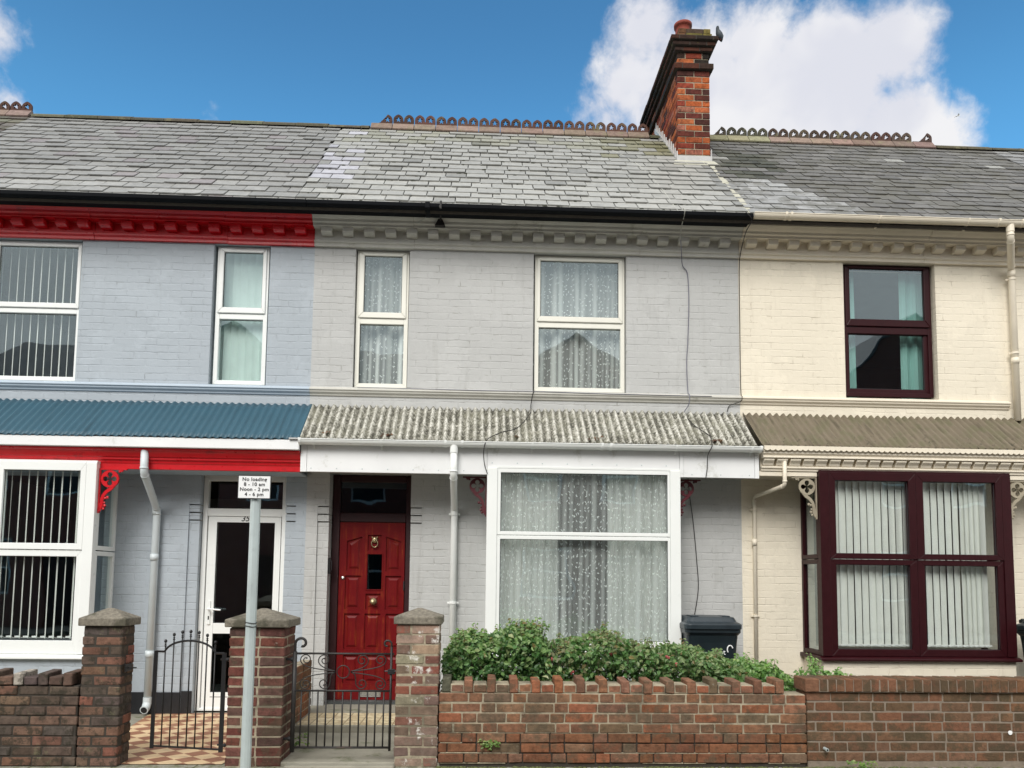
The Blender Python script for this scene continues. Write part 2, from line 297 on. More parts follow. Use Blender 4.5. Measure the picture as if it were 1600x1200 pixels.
def corr_mat(name, base, kind):
    m, nt, b, o = newmat(name); P = obco(nt)
    if kind == 'lichen':
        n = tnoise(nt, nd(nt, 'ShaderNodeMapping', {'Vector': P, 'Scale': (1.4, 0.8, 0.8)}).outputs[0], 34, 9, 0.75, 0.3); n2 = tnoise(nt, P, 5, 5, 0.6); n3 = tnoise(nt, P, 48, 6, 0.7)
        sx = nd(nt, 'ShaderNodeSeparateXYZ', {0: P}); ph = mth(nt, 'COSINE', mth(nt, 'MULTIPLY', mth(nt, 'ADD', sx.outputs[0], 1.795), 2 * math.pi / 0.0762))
        n = mth(nt, 'ADD', n, mth(nt, 'MULTIPLY', ph, 0.075)); n = mth(nt, 'ADD', n, mth(nt, 'MULTIPLY', mth(nt, 'SUBTRACT', tnoise(nt, P, 4.5, 6, 0.65), 0.5), 0.32))      # crowns painted paler, channels darker, in place of corrugation shading; plus random lichen patches
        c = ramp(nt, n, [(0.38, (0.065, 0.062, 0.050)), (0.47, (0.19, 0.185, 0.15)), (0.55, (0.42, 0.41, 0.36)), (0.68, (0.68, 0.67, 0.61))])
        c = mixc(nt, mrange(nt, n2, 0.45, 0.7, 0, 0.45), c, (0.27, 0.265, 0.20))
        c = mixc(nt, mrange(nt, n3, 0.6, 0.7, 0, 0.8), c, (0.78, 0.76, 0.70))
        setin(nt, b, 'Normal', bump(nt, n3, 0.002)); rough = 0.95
    elif kind == 'brown':
        n = tnoise(nt, P, 2.5, 6, 0.6); n2 = tnoise(nt, P, 20, 8, 0.75)
        c = mixc(nt, n, (0.14, 0.115, 0.08), (0.215, 0.18, 0.13))
        s = nd(nt, 'ShaderNodeSeparateXYZ', {0: P})
        low = mrange(nt, s.outputs[2], 3.12, 2.85)
        stk = tnoise(nt, nd(nt, 'ShaderNodeMapping', {'Vector': P, 'Scale': (26, 2.2, 2.2)}).outputs[0], 1.0, 6, 0.65)
        c = mixc(nt, mrange(nt, stk, 0.5, 0.68, 0, 0.65), c, (0.075, 0.065, 0.043))
        c = mixc(nt, mth(nt, 'MULTIPLY', mrange(nt, tnoise(nt, P, 6, 5), 0.45, 0.65), 0.5), c, (0.13, 0.13, 0.07))
        c = mixc(nt, mth(nt, 'MULTIPLY', mth(nt, 'MULTIPLY', mrange(nt, n2, 0.56, 0.64), low), 0.9), c, (0.025, 0.028, 0.018))
        setin(nt, b, 'Normal', bump(nt, n2, 0.002)); rough = 0.9
    else:
        n = tnoise(nt, P, 3, 5); c = mixc(nt, n, tuple(x * 0.85 for x in base), tuple(x * 1.15 for x in base))
        n2 = tnoise(nt, P, 14, 6, 0.7)
        c = mixc(nt, mrange(nt, n2, 0.69, 0.75, 0, 0.6), c, (0.45, 0.5, 0.5))
        stk = tnoise(nt, nd(nt, 'ShaderNodeMapping', {'Vector': P, 'Scale': (22, 1.6, 1.6)}).outputs[0], 1.0, 6, 0.65)
        c = mixc(nt, mrange(nt, stk, 0.52, 0.72, 0, 0.5), c, (0.02, 0.05, 0.07)); rough = 0.48
    setin(nt, b, 'Base Color', c); b.inputs['Roughness'].default_value = rough; b.inputs['Specular IOR Level'].default_value = 0.4
    return m
M['corr_blue'] = corr_mat('blue_corrugated_sheet', (0.035, 0.095, 0.135), 'paint')
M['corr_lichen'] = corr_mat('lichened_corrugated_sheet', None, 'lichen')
M['corr_brown'] = corr_mat('brown_corrugated_sheet', None, 'brown')
def checker_mat():
    m, nt, b, o = newmat('quarry_tile_checker'); P = obco(nt)
    rot = nd(nt, 'ShaderNodeMapping', {'Vector': P, 'Rotation': (0, 0, R(45))}).outputs[0]
    ck = nd(nt, 'ShaderNodeTexChecker', {'Vector': rot, 'Scale': 1 / 0.15})
    wn = nd(nt, 'ShaderNodeTexWhiteNoise', {'Vector': vmth(nt, 'FLOOR', vmth(nt, 'MULTIPLY', rot, (1 / 0.15, 1 / 0.15, 0)))})
    c1 = mixc(nt, wn.outputs[0], (0.26, 0.105, 0.055), (0.34, 0.16, 0.09)); c2 = mixc(nt, wn.outputs[0], (0.60, 0.42, 0.23), (0.72, 0.54, 0.33))
    c = mixc(nt, ck.outputs[1], c1, c2)
    c = mixc(nt, mrange(nt, tnoise(nt, P, 6, 6, 0.7), 0.5, 0.75, 0, 0.5), c, (0.2, 0.15, 0.1))
    setin(nt, b, 'Base Color', c); b.inputs['Roughness'].default_value = 0.6; return m
M['checker'] = checker_mat()
def paving_mat():
    m, nt, b, o = newmat('worn_paving'); P = obco(nt)
    br = nd(nt, 'ShaderNodeTexBrick', {'Vector': P, 'Scale': 1.0, 'Mortar Size': 0.008, 'Brick Width': 0.6, 'Row Height': 0.45,
            'Color1': (0.27, 0.26, 0.22, 1), 'Color2': (0.33, 0.31, 0.26, 1), 'Mortar': (0.10, 0.10, 0.06, 1)})
    n = tnoise(nt, P, 9, 8, 0.7)
    c = mixc(nt, 1.0, br.outputs[0], ramp(nt, n, [(0.3, 0.7), (0.7, 1.2)]), 'MULTIPLY')
    s = nd(nt, 'ShaderNodeSeparateXYZ', {0: P})
    ed = mth(nt, 'MULTIPLY', mrange(nt, s.outputs[1], -2.75, -2.45), mrange(nt, tnoise(nt, P, 14, 7, 0.7), 0.42, 0.6))
    c = mixc(nt, mth(nt, 'MULTIPLY', ed, 0.75), c, (0.11, 0.125, 0.05))
    setin(nt, b, 'Base Color', c); b.inputs['Roughness'].default_value = 0.9
    setin(nt, b, 'Normal', bump(nt, n, 0.004)); return m
M['paving'] = paving_mat()
def cream_tile_mat():
    m, nt, b, o = newmat('worn_patterned_tiles'); P = obco(nt)
    br = nd(nt, 'ShaderNodeTexBrick', {'Vector': P, 'Scale': 1.0, 'Mortar Size': 0.006, 'Brick Width': 0.15, 'Row Height': 0.15, 'Color1': (0.62, 0.52, 0.32, 1), 'Color2': (0.72, 0.64, 0.44, 1), 'Mortar': (0.25, 0.2, 0.12, 1)}, offset=0.0)
    vo = nd(nt, 'ShaderNodeTexVoronoi', {'Vector': P, 'Scale': 22.0})
    c = mixc(nt, mrange(nt, vo.outputs[0], 0.5, 0.62, 0, 0.55), br.outputs[0], (0.35, 0.25, 0.14))
    setin(nt, b, 'Base Color', c); b.inputs['Roughness'].default_value = 0.6; return m
M['cream_tile'] = cream_tile_mat()

# ------------------------------------------------------------------ mesh builder
WORLD = {}                       # object -> world location of its origin
class MB:
    def __init__(s): s.v = []; s.f = []; s.mi = []; s.c = []; s.uv = {}
    def face(s, pts, mat=0, col=(1, 1, 1)):
        i = len(s.v); s.v += [tuple(p) for p in pts]; s.f.append(tuple(range(i, i + len(pts)))); s.mi.append(mat); s.c.append(col)
    def mesh(s, vs, fs, mat=0, col=(1, 1, 1)):
        i = len(s.v); s.v += [tuple(p) for p in vs]
        for f in fs: s.f.append(tuple(i + k for k in f)); s.mi.append(mat); s.c.append(col)
    def box(s, x0, x1, y0, y1, z0, z1, mat=0, col=(1, 1, 1)):
        s.mesh([(x0, y0, z0), (x1, y0, z0), (x1, y1, z0), (x0, y1, z0), (x0, y0, z1), (x1, y0, z1), (x1, y1, z1), (x0, y1, z1)],
               [(0, 3, 2, 1), (4, 5, 6, 7), (0, 1, 5, 4), (1, 2, 6, 5), (2, 3, 7, 6), (3, 0, 4, 7)], mat, col)
    def hexa(s, p, mat=0, col=(1, 1, 1)):      # eight corners in box order
        s.mesh(p, [(0, 3, 2, 1), (4, 5, 6, 7), (0, 1, 5, 4), (1, 2, 6, 5), (2, 3, 7, 6), (3, 0, 4, 7)], mat, col)
    def prism(s, prof, x0, x1, mat=0, col=(1, 1, 1), axis='x'):
        n = len(prof)
        P = (lambda t, a, b: (t, a, b)) if axis == 'x' else ((lambda t, a, b: (a, t, b)) if axis == 'y' else (lambda t, a, b: (a, b, t)))
        vs = [P(x0, a, b) for a, b in prof] + [P(x1, a, b) for a, b in prof]
        fs = [tuple(range(n)), tuple(range(2 * n - 1, n - 1, -1))] + [(k, k + n, (k + 1) % n + n, (k + 1) % n) for k in range(n)]
        s.mesh(vs, fs, mat, col)
    def tube(s, pts, r, n=8, mat=0, col=(1, 1, 1), closed=False):
        pts = [Vector(p) for p in pts]; k = len(pts); rs = r if isinstance(r, (list, tuple)) else [r] * k
        rings = []; ref = None
        for i in range(k):
            if closed: t = (pts[(i + 1) % k] - pts[i - 1])
            else: t = pts[min(i + 1, k - 1)] - pts[max(i - 1, 0)]
            t.normalize()
            if ref is None:
                ref = Vector((0, 0, 1)) if abs(t.z) < 0.9 else Vector((1, 0, 0))
            ref = (ref - t * ref.dot(t))
            if ref.length < 1e-5: ref = t.orthogonal()
            ref.normalize(); bi = t.cross(ref)
            rings.append([pts[i] + (ref * math.cos(a) + bi * math.sin(a)) * rs[i] for a in [2 * math.pi * j / n for j in range(n)]])
        vs = [p for rg in rings for p in rg]; fs = []
        for i in range(k if closed else k - 1):
            a, b = i * n, ((i + 1) % k) * n
            for j in range(n): fs.append((a + j, a + (j + 1) % n, b + (j + 1) % n, b + j))
        if not closed: fs += [tuple(range(n - 1, -1, -1)), tuple((k - 1) * n + j for j in range(n))]
        s.mesh(vs, fs, mat, col)
    def lathe(s, prof, c, n=20, mat=0, col=(1, 1, 1)):
        vs = []; fs = []; k = len(prof)
        for r, z in prof:
            for j in range(n):
                a = 2 * math.pi * j / n; vs.append((c[0] + r * math.cos(a), c[1] + r * math.sin(a), c[2] + z))
        for i in range(k - 1):
            for j in range(n): fs.append((i * n + j, i * n + (j + 1) % n, (i + 1) * n + (j + 1) % n, (i + 1) * n + j))
        fs += [tuple(range(n - 1, -1, -1)), tuple((k - 1) * n + j for j in range(n))]
        s.mesh(vs, fs, mat, col)
    def ball(s, c, r, n=8, mat=0, col=(1, 1, 1)):
        rr = r if isinstance(r, (tuple, list)) else (r, r, r); vs = []; fs = []; m = max(4, n // 2)
        for i in range(m + 1):
            t = math.pi * i / m
            for j in range(n):
                a = 2 * math.pi * j / n; vs.append((c[0] + rr[0] * math.sin(t) * math.cos(a), c[1] + rr[1] * math.sin(t) * math.sin(a), c[2] + rr[2] * math.cos(t)))
        for i in range(m):
            for j in range(n): fs.append((i * n + j, i * n + (j + 1) % n, (i + 1) * n + (j + 1) % n, (i + 1) * n + j))
        s.mesh(vs, fs, mat, col)
    def build(s, name, mats, parent=None, bevel=0.0, seg=1, smooth=False, recalc=True, solid=0.0, origin=None):
        me = bpy.data.meshes.new(name)
        o0 = Vector(origin) if origin else Vector((0, 0, 0))
        me.from_pydata([tuple(Vector(p) - o0) for p in s.v] if origin else s.v, [], s.f)
        ms = mats if isinstance(mats, (list, tuple)) else [mats]
        for m in ms: me.materials.append(m)
        me.polygons.foreach_set('material_index', s.mi)
        if any(c != (1, 1, 1) for c in s.c):
            ca = me.color_attributes.new('Col', 'FLOAT_COLOR', 'CORNER'); buf = []
            for f, c in zip(s.f, s.c): buf += [c[0], c[1], c[2], 1.0] * len(f)
            ca.data.foreach_set('color', buf)
        for an, vals in s.uv.items():
            at = me.attributes.new(an, 'FLOAT_VECTOR', 'POINT'); at.data.foreach_set('vector', [x for v in vals for x in v])
        if recalc:
            bm = bmesh.new(); bm.from_mesh(me); bmesh.ops.recalc_face_normals(bm, faces=bm.faces); bm.to_mesh(me); bm.free()
        if smooth: me.polygons.foreach_set('use_smooth', [True] * len(me.polygons))
        ob = bpy.data.objects.new(name, me); COL.objects.link(ob)
        place(ob, o0, parent)
        if solid:
            md = ob.modifiers.new('thick', 'SOLIDIFY'); md.thickness = solid; md.offset = 0
        if bevel:
            md = ob.modifiers.new('bevel', 'BEVEL'); md.width = bevel; md.segments = seg; md.limit_method = 'ANGLE'; md.angle_limit = R(40)
        return ob
def place(ob, wloc, parent):
    wloc = Vector(wloc); WORLD[ob.name] = wloc
    if parent is not None:
        ob.parent = parent; ob.location = wloc - WORLD[parent.name]
    else: ob.location = wloc
def tag(o, label=None, cat=None, group=None, kind=None):
    if label: o['label'] = label
    if cat: o['category'] = cat
    if group: o['group'] = group
    if kind: o['kind'] = kind
    return o
def thing(name, label, cat, loc=(0, 0, 0), group=None):
    o = bpy.data.objects.new(name, None); COL.objects.link(o); o.empty_display_size = 0.2
    place(o, loc, None); return tag(o, label, cat, group)
def copy_part(src, parent, shift):
    c = src.copy(); COL.objects.link(c); c.parent = parent
    wl = WORLD[src.name] + Vector(shift); WORLD[c.name] = wl
    c.location = wl - (WORLD[parent.name] if parent else Vector((0, 0, 0))); return c
def planar(loops, to3d):
    """a filled flat outline with holes; loops of 2-D points (first the outline)"""
    bm = bmesh.new(); ed = []
    for lp in loops:
        vs = [bm.verts.new(to3d(*p)) for p in lp]
        ed += [bm.edges.new((vs[i], vs[(i + 1) % len(vs)])) for i in range(len(vs))]
    bmesh.ops.triangle_fill(bm, edges=ed, use_beauty=True)
    bm.verts.index_update()
    mb = MB(); mb.mesh([tuple(v.co) for v in bm.verts], [tuple(v.index for v in f.verts) for f in bm.faces]); bm.free(); return mb
def text(name, s, size, loc, parent, mat, shear=0.0, align='CENTER', depth=0.001, spacing=1.0, off=0.0):
    cu = bpy.data.curves.new(name, 'FONT'); cu.body = s; cu.size = size; cu.align_x = align; cu.shear = shear; cu.extrude = depth; cu.space_character = spacing; cu.offset = off
    t = bpy.data.objects.new(name + '_tmp', cu); COL.objects.link(t)
    bpy.context.view_layer.update()
    me = bpy.data.meshes.new_from_object(t.evaluated_get(bpy.context.evaluated_depsgraph_get()))
    bpy.data.objects.remove(t); me.materials.clear(); me.materials.append(mat)
    me.transform(Matrix.Rotation(R(90), 4, 'X'))
    ob = bpy.data.objects.new(name, me); COL.objects.link(ob); place(ob, loc, parent); return ob
def jit(c, a, r=rnd):
    k = 1 + r.uniform(-a, a); return tuple(max(0, x * k * (1 + r.uniform(-a, a) * 0.25)) for x in c)

# ------------------------------------------------------------------ ground
g = MB(); g.box(-60, 60, -60, 60, -0.30, -0.15); g.build('ground', M['soil']); tag(bpy.data.objects['ground'], kind='structure')
g = MB(); g.box(-60, 60, -12.6, -4.6, -0.15, -0.11); tag(g.build('road', M['asphalt']), kind='structure')
g = MB(); g.box(-60, 60, -4.45, -2.0, -0.15, 0.0); tag(g.build('pavement', M['paving']), kind='structure')
g = MB()
for k in range(-20, 20): g.box(k * 0.92 + 0.004, k * 0.92 + 0.916, -4.6, -4.45, -0.15, 0.004)
tag(g.build('kerb', M['concrete'], bevel=0.012), kind='structure')
g = MB(); g.box(-60, 60, -14.8, -12.6, -0.15, 0.0); tag(g.build('far_pavement', M['paving']), kind='structure')
g = MB(); g.box(-9, -1.80, -2.0, 0.7, -0.12, 0.002); tag(g.build('left_garden', M['concrete']), kind='structure')
g = MB(); g.mesh([(-3.02, -2.28, 0.006), (-1.92, -2.28, 0.006), (-1.80, 0.12, 0.006), (-3.36, -0.02, 0.006)], [(0, 1, 2, 3)]); tag(g.build('tiled_path', M['checker'], recalc=False), kind='structure')
g = MB(); g.box(-1.80, -0.26, -2.34, -1.16, -0.1, 0.035); g.box(-1.42, -0.60, -2.44, -2.34, -0.1, 0.028)
tag(g.build('concrete_path', M['concrete'], bevel=0.01), kind='structure')
g = MB(); g.box(-1.80, -0.10, -1.16, 0.45, -0.1, 0.092, 0); g.box(-1.62, -0.45, -1.10, -0.47, 0.092, 0.096, 1)
tag(g.build('tiled_doorstep', [M['concrete'], M['cream_tile']], bevel=0.006), kind='structure')
g = MB(); g.box(-0.10, 12, -2.0, 0.5, -0.12, 0.03); tag(g.build('garden_soil', M['soil']), kind='structure')

# ------------------------------------------------------------------ house pieces
A = math.atan(0.9); cA, sA = math.cos(A), math.sin(A)
EY, EZ, SL = -0.42, 5.309, 3.654
def RP(x, s, n=0.0): return (x, EY + s * cA - n * sA, EZ + s * sA + n * cA)
def wall_cells(mb, x0, x1, z0, z1, holes, y0, y1, mo=0, mi=1):
    xs = sorted({x0, x1} | {h[0] for h in holes} | {h[1] for h in holes}); zs = sorted({z0, z1} | {h[2] for h in holes} | {h[3] for h in holes})
    for a, b in zip(xs, xs[1:]):
        for c, d in zip(zs, zs[1:]):
            if any(h[0] - 1e-6 <= a and b <= h[1] + 1e-6 and h[2] - 1e-6 <= c and d <= h[3] + 1e-6 for h in holes): continue
            mb.face([(a, y0, c), (b, y0, c), (b, y0, d), (a, y0, d)], mo)
            mb.face([(a, y1, c), (a, y1, d), (b, y1, d), (b, y1, c)], mi)
    for h in holes:
        a, b, c, d = h
        mb.face([(a, y0, c), (a, y0, d), (a, y1, d), (a, y1, c)], mo); mb.face([(b, y0, c), (b, y1, c), (b, y1, d), (b, y0, d)], mo)
        if c > z0: mb.face([(a, y0, c), (a, y1, c), (b, y1, c), (b, y0, c)], mo)
        mb.face([(a, y0, d), (b, y0, d), (b, y1, d), (a, y1, d)], mo)
def shell(house, X0, X1, holes, wm, chamfers=()):
    mb = MB()
    hs = list(holes)
    wall_cells(mb, X0, X1, 0.0, 5.33, hs, 0.0, 0.28)
    for x in (X0 + 0.003, X1 - 0.103):                                    # party walls with their gables
        mb.box(x, x + 0.1, 0.281, 5.0, 0.0, 5.2, 1)
        mb.prism([(0.0, 5.2), (5.0, 5.2), (4.6, 5.6), (2.3, 7.66), (0.05, 5.62)], x, x + 0.1, 1)
    mb.box(X0 + 0.104, X1 - 0.104, 4.9, 5.0, 0.0, 5.2, 1)
    mb.box(X0 + 0.104, X1 - 0.104, 0.281, 4.899, -0.05, 0.02, 2)
    mb.box(X0 + 0.104, X1 - 0.104, 0.281, 4.899, 2.72, 2.86, 2)
    mb.box(X0 + 0.104, X1 - 0.104, 0.281, 4.899, 5.2, 5.26, 1)
    for (a, b, yb) in chamfers:                                           # stopped, recessed arrises beside a door: set back strip and two stepped blocks
        mb.box(a + 0.001, b - 0.001, 0.02, 0.279, 0.0, 2.016, 0)
        mb.box(a - 0.0005, b + 0.0005, 0.0, 0.279, 2.192, 2.559, 0); mb.box(a + 0.001, b - 0.001, 0.012, 0.279, 2.030, 2.097, 0); mb.box(a + 0.001, b - 0.001, 0.005, 0.279, 2.111, 2.180, 0)
        mb.box(a + 0.002, b - 0.002, 0.05, 0.278, 2.019, 2.19, 1)
    return mb.build('wall', [wm, M['room'], M['floor']], house, recalc=False)
def slates(mb, X0, X1, gauge, width, colfn, thick=0.014, lift=0.019, r=None, drop=0.0):
    r = r or random.Random(int(X0 * 100) + 999)
    n = int(SL / gauge) + 1
    for i in range(n):
        s0 = i * gauge; s1 = min(s0 + gauge + 0.09, SL + 0.02)
        if s0 > SL - 0.06: break
        x = X0 - (0 if i % 2 else width / 2) + r.uniform(-0.02, 0.02)
        while x < X1 - 0.01:
            wd = width * r.uniform(0.93, 1.07); a = max(x + 0.0055, X0); b = min(x + wd - 0.0055, X1)
            x += wd
            if b - a < 0.03: continue
            ds = r.uniform(-0.006, 0.006); tl = r.uniform(-0.006, 0.006); lf = lift * r.uniform(0.75, 1.5)
            if i and r.random() < 0.012: ds -= r.uniform(0.01, 0.05)
            c = colfn((a + b) / 2, s0, r)
            lo, hi = s0 + ds, s1
            if r.random() < drop:                                         # chipped lower corner
                k = r.uniform(0.02, 0.05); e = r.choice((0, 1))
                pts = [(a, lo + (k if e == 0 else 0)), (a + (k if e == 0 else 0), lo), (b - (k if e else 0), lo), (b, lo + (k if e else 0)), (b, hi), (a, hi)]
                if e == 0: pts = [(a, lo + k), (a + k * 1.4, lo), (b, lo), (b, hi), (a, hi)]
                else: pts = [(a, lo), (b - k * 1.4, lo), (b, lo + k), (b, hi), (a, hi)]
                nn = lambda s: 0.002 + lf * (1 - (s - lo) / (hi - lo))
                m = len(pts)
                vs = [RP(p[0], p[1], nn(p[1])) for p in pts] + [RP(p[0], p[1], nn(p[1]) + thick) for p in pts]
                mb.mesh(vs, [tuple(range(m)), tuple(range(2 * m - 1, m - 1, -1))] + [(q, q + m, (q + 1) % m + m, (q + 1) % m) for q in range(m)], 0, c)
                continue
            mb.hexa([RP(a, lo + tl, lf), RP(b, lo - tl, lf), RP(b, hi, 0.002), RP(a, hi, 0.002),
                     RP(a, lo + tl, lf + thick), RP(b, lo - tl, lf + thick), RP(b, hi, 0.002 + thick), RP(a, hi, 0.002 + thick)], 0, c)
    # deck and back slope
    mb.prism([(EY + 0.02, EZ - 0.03), (2.3, EZ + 0.9 * (2.3 - EY) - 0.05), (2.3, EZ + 0.9 * (2.3 - EY) + 0.0), (EY - 0.0, EZ - 0.006)], X0, X1, 1)
    mb.prism([(2.301, EZ + 0.9 * (2.3 - EY) - 0.05), (5.2, 5.2), (5.2, 5.25), (2.301, EZ + 0.9 * (2.3 - EY) + 0.0)], X0, X1, 1)
def ext(mb, loops, y0, y1, ox, oz, mat=0, col=(1, 1, 1)):
    """flat outline (with holes) in the XZ plane given real thickness along Y"""
    pm = planar(loops, lambda a, b: (ox + a, y0, oz + b)); n = len(pm.v)
    back = [(p[0], y1, p[2]) for p in pm.v]
    mb.mesh(pm.v + back, pm.f + [tuple(i + n for i in reversed(f)) for f in pm.f], mat, col)
    for lp in loops:
        k = len(lp); vs = [(ox + a, y0, oz + b) for a, b in lp] + [(ox + a, y1, oz + b) for a, b in lp]
        mb.mesh(vs, [(i, (i + 1) % k, (i + 1) % k + k, i + k) for i in range(k)], mat, col)
def arch_loops(cx, left_broken=False):
    half = [(0.070, 0.0), (0.070, 0.07), (0.066, 0.096), (0.05, 0.119), (0.03, 0.135), (0.012, 0.145), (0.0, 0.147)]
    out = [(cx + a, b) for a, b in half] + [(cx - a, b) for a, b in reversed(half[:-1])]
    if left_broken: out = [(cx + a, b) for a, b in half] + [(cx - 0.02, 0.115), (cx - 0.045, 0.088), (cx - 0.07, 0.06), (cx - 0.085, 0.05), (cx - 0.095, 0.03), (cx - 0.12, 0.02), (cx - 0.13, 0.0)]
    hole = []
    for k in range(30):
        t = 2 * math.pi * k / 30 + math.pi / 2; rr = 0.031 + 0.0125 * math.cos(5 * (t - math.pi / 2)); hole.append((cx + rr * math.cos(t), 0.074 + rr * math.sin(t)))
    return [out, hole]
def ridge_tile(roof, x, kind, r, broken=False):
    mb = MB(); c = jit({'red': (0.088, 0.046, 0.036), 'dark': (0.075, 0.052, 0.04), 'green': (0.07, 0.065, 0.045)}[kind], 0.25, r)
    cb = jit((0.225, 0.165, 0.135) if kind != 'green' else (0.25, 0.24, 0.15), 0.2, r)
    w = 0.1515
    mb.prism([(2.185, 7.722), (2.196, 7.706), (2.30, 7.806), (2.404, 7.706), (2.415, 7.722), (2.318, 7.846), (2.282, 7.846)], x - w + 0.004, x + w - 0.004, 0, cb)
    brk = r.random()
    arches = [(-0.0755, False), (0.0755, False)]
    if broken: arches = [(0.0755, True)]
    dz = r.uniform(-0.006, 0.006)
    for cx, bk in arches: ext(mb, arch_loops(cx, bk), 2.288, 2.312, x, 7.836 + dz, 0, c)
    if len(arches) == 2: mb.box(x - 0.012, x + 0.012, 2.289, 2.311, 7.832 + dz, 7.882 + dz, 0, c)
    else: mb.box(x - 0.14, x - 0.05, 2.289, 2.311, 7.830, 7.852 + dz, 0, c)
    return mb.build('ridge_tile', M['ridge_tile'], roof)
def plain_ridge(roof, x0, x1, r):
    x = x0
    while x < x1 - 0.02:
        e = min(x + 0.45, x1); mb = MB(); dz = r.uniform(-0.008, 0.008)
        mb.prism([(2.17, 7.728 + dz), (2.17, 7.702), (2.30, 7.77), (2.43, 7.70), (2.43, 7.728 + dz), (2.335, 7.795 + dz), (2.30, 7.806 + dz), (2.265, 7.795 + dz)], x + 0.003, e - 0.003, 0, jit((0.115, 0.11, 0.075), 0.3, r))
        ob = mb.build('ridge_tile', M['ridge_tile'], roof)
        x = e
    return
def ring(mb, x0, x1, z0, z1, wd, y0, y1, mat=0):
    o = [(x0, z0), (x1, z0), (x1, z1), (x0, z1)]; wl = wd if isinstance(wd, tuple) else (wd,) * 4     # bottom, right, top, left
    i = [(x0 + wl[3], z0 + wl[0]), (x1 - wl[1], z0 + wl[0]), (x1 - wl[1], z1 - wl[2]), (x0 + wl[3], z1 - wl[2])]
    for k in range(4):
        l = (k + 1) % 4; mb.prism([o[k], o[l], i[l], i[k]], y0, y1, mat, axis='y')
def ring_x(mb, y0, y1, z0, z1, wd, x0, x1, mat=0):
    o = [(y0, z0), (y1, z0), (y1, z1), (y0, z1)]; i = [(y0 + wd, z0 + wd), (y1 - wd, z0 + wd), (y1 - wd, z1 - wd), (y0 + wd, z1 - wd)]
    for k in range(4):
        l = (k + 1) % 4; mb.prism([o[k], o[l], i[l], i[k]], x0, x1, mat, axis='x')
def pane(parent, x0, x1, z0, z1, y, mat='glass', name='pane'):
    mb = MB(); mb.box(x0, x1, y, y + 0.004, z0, z1); return mb.build(name, M[mat], parent)
def gasket(mb, x0, x1, z0, z1, y, mat=1): ring(mb, x0 - 0.001, x1 + 0.001, z0 - 0.001, z1 + 0.001, 0.007, y - 0.004, y + 0.003, mat)
def window(house, x0, x1, z0, z1, top, bot, fm, y=0.055):
    """upstairs window: frame, an opening upper sash standing proud, two panes; top / bot are (x0, x1, z0, z1) of the glass"""
    mb = MB(); zt = (top[2] + bot[3]) / 2 - 0.005
    ring(mb, x0, x1, z0, z1, 0.045, y, y + 0.07); mb.box(x0 + 0.045, x1 - 0.045, y + 0.001, y + 0.069, bot[3] + 0.002, zt)
    ring(mb, x0 + 0.02, x1 - 0.02, z0 + 0.012, zt - 0.004, (bot[2] - z0 - 0.012, x1 - 0.02 - bot[1], zt - 0.004 - bot[3], bot[0] - x0 - 0.02), y + 0.02, y + 0.06)
    gasket(mb, *bot, y + 0.03); gasket(mb, *top, y + 0.006)
    f = mb.build('window', [fm, M['gasket']], house, bevel=0.004, seg=2)
    sb = MB(); sx0, sx1, sz0, sz1 = x0 + 0.022, x1 - 0.022, zt + 0.006, z1 - 0.02
    ring(sb, sx0, sx1, sz0, sz1, (top[2] - sz0, sx1 - top[1], sz1 - top[3], top[0] - sx0), y - 0.016, y + 0.03)
    sb.build('sash', fm, f, bevel=0.007, seg=2)
    pane(f, top[0], top[1], top[2], top[3], y + 0.008); pane(f, bot[0], bot[1], bot[2], bot[3], y + 0.034)
    return f
def corrugated(house, X0, X1, ytop, ztop, ybot, zbot, mat, r, sheets=0.9, amp=0.0095):
    mb = MB(); pitch = 0.0762; n = int((X1 - X0) / pitch * 8); d = Vector((0, ybot - ytop, zbot - ztop)); nv = Vector((0, d.z, -d.y)).normalized()
    if nv.z < 0: nv = -nv
    rows = 7; top = []; bot = []
    for j in range(rows + 1):
        t = j / rows
        for i in range(n + 1):
            x = X0 + (X1 - X0) * i / n; sh = int((x - X0) / sheets); wob = 0.003 * math.sin(sh * 5.1)
            h = amp * math.cos(2 * math.pi * (x - X0) / pitch) + wob + 0.002 * mnoise.noise((x * 3, t * 4, X0))
            t2 = t + (0.006 * math.sin(sh * 3.3) if j in (0, rows) else 0)
            p = Vector((x, ytop, ztop)) + d * t2 + nv * h
            top.append(tuple(p)); bot.append(tuple(p - nv * 0.006))
    N = len(top); fs = []
    for j in range(rows):
        for i in range(n):
            a = j * (n + 1) + i; fs.append((a, a + 1, a + n + 2, a + n + 1)); fs.append((a + N, a + n + 1 + N, a + n + 2 + N, a + 1 + N))
    for i in range(n):
        a = i; fs.append((a, a + N, a + 1 + N, a + 1)); b = rows * (n + 1) + i; fs.append((b, b + 1, b + 1 + N, b + N))
    for j in range(rows):
        a = j * (n + 1); fs.append((a, a + n + 1, a + n + 1 + N, a + N)); b = a + n; fs.append((b, b + N, b + n + 1 + N, b + n + 1))
    mb.mesh(top + bot, fs); return mb.build('canopy', mat, house, smooth=True)
CORN = [(0.0, 5.05), (-0.035, 5.05), (-0.035, 5.082), (-0.055, 5.092), (-0.055, 5.115), (-0.03, 5.122), (-0.03, 5.236), (-0.145, 5.236), (-0.145, 5.262), (-0.17, 5.272), (-0.178, 5.297), (-0.20, 5.312), (-0.235, 5.345), (-0.235, 5.375), (0.0, 5.375)]
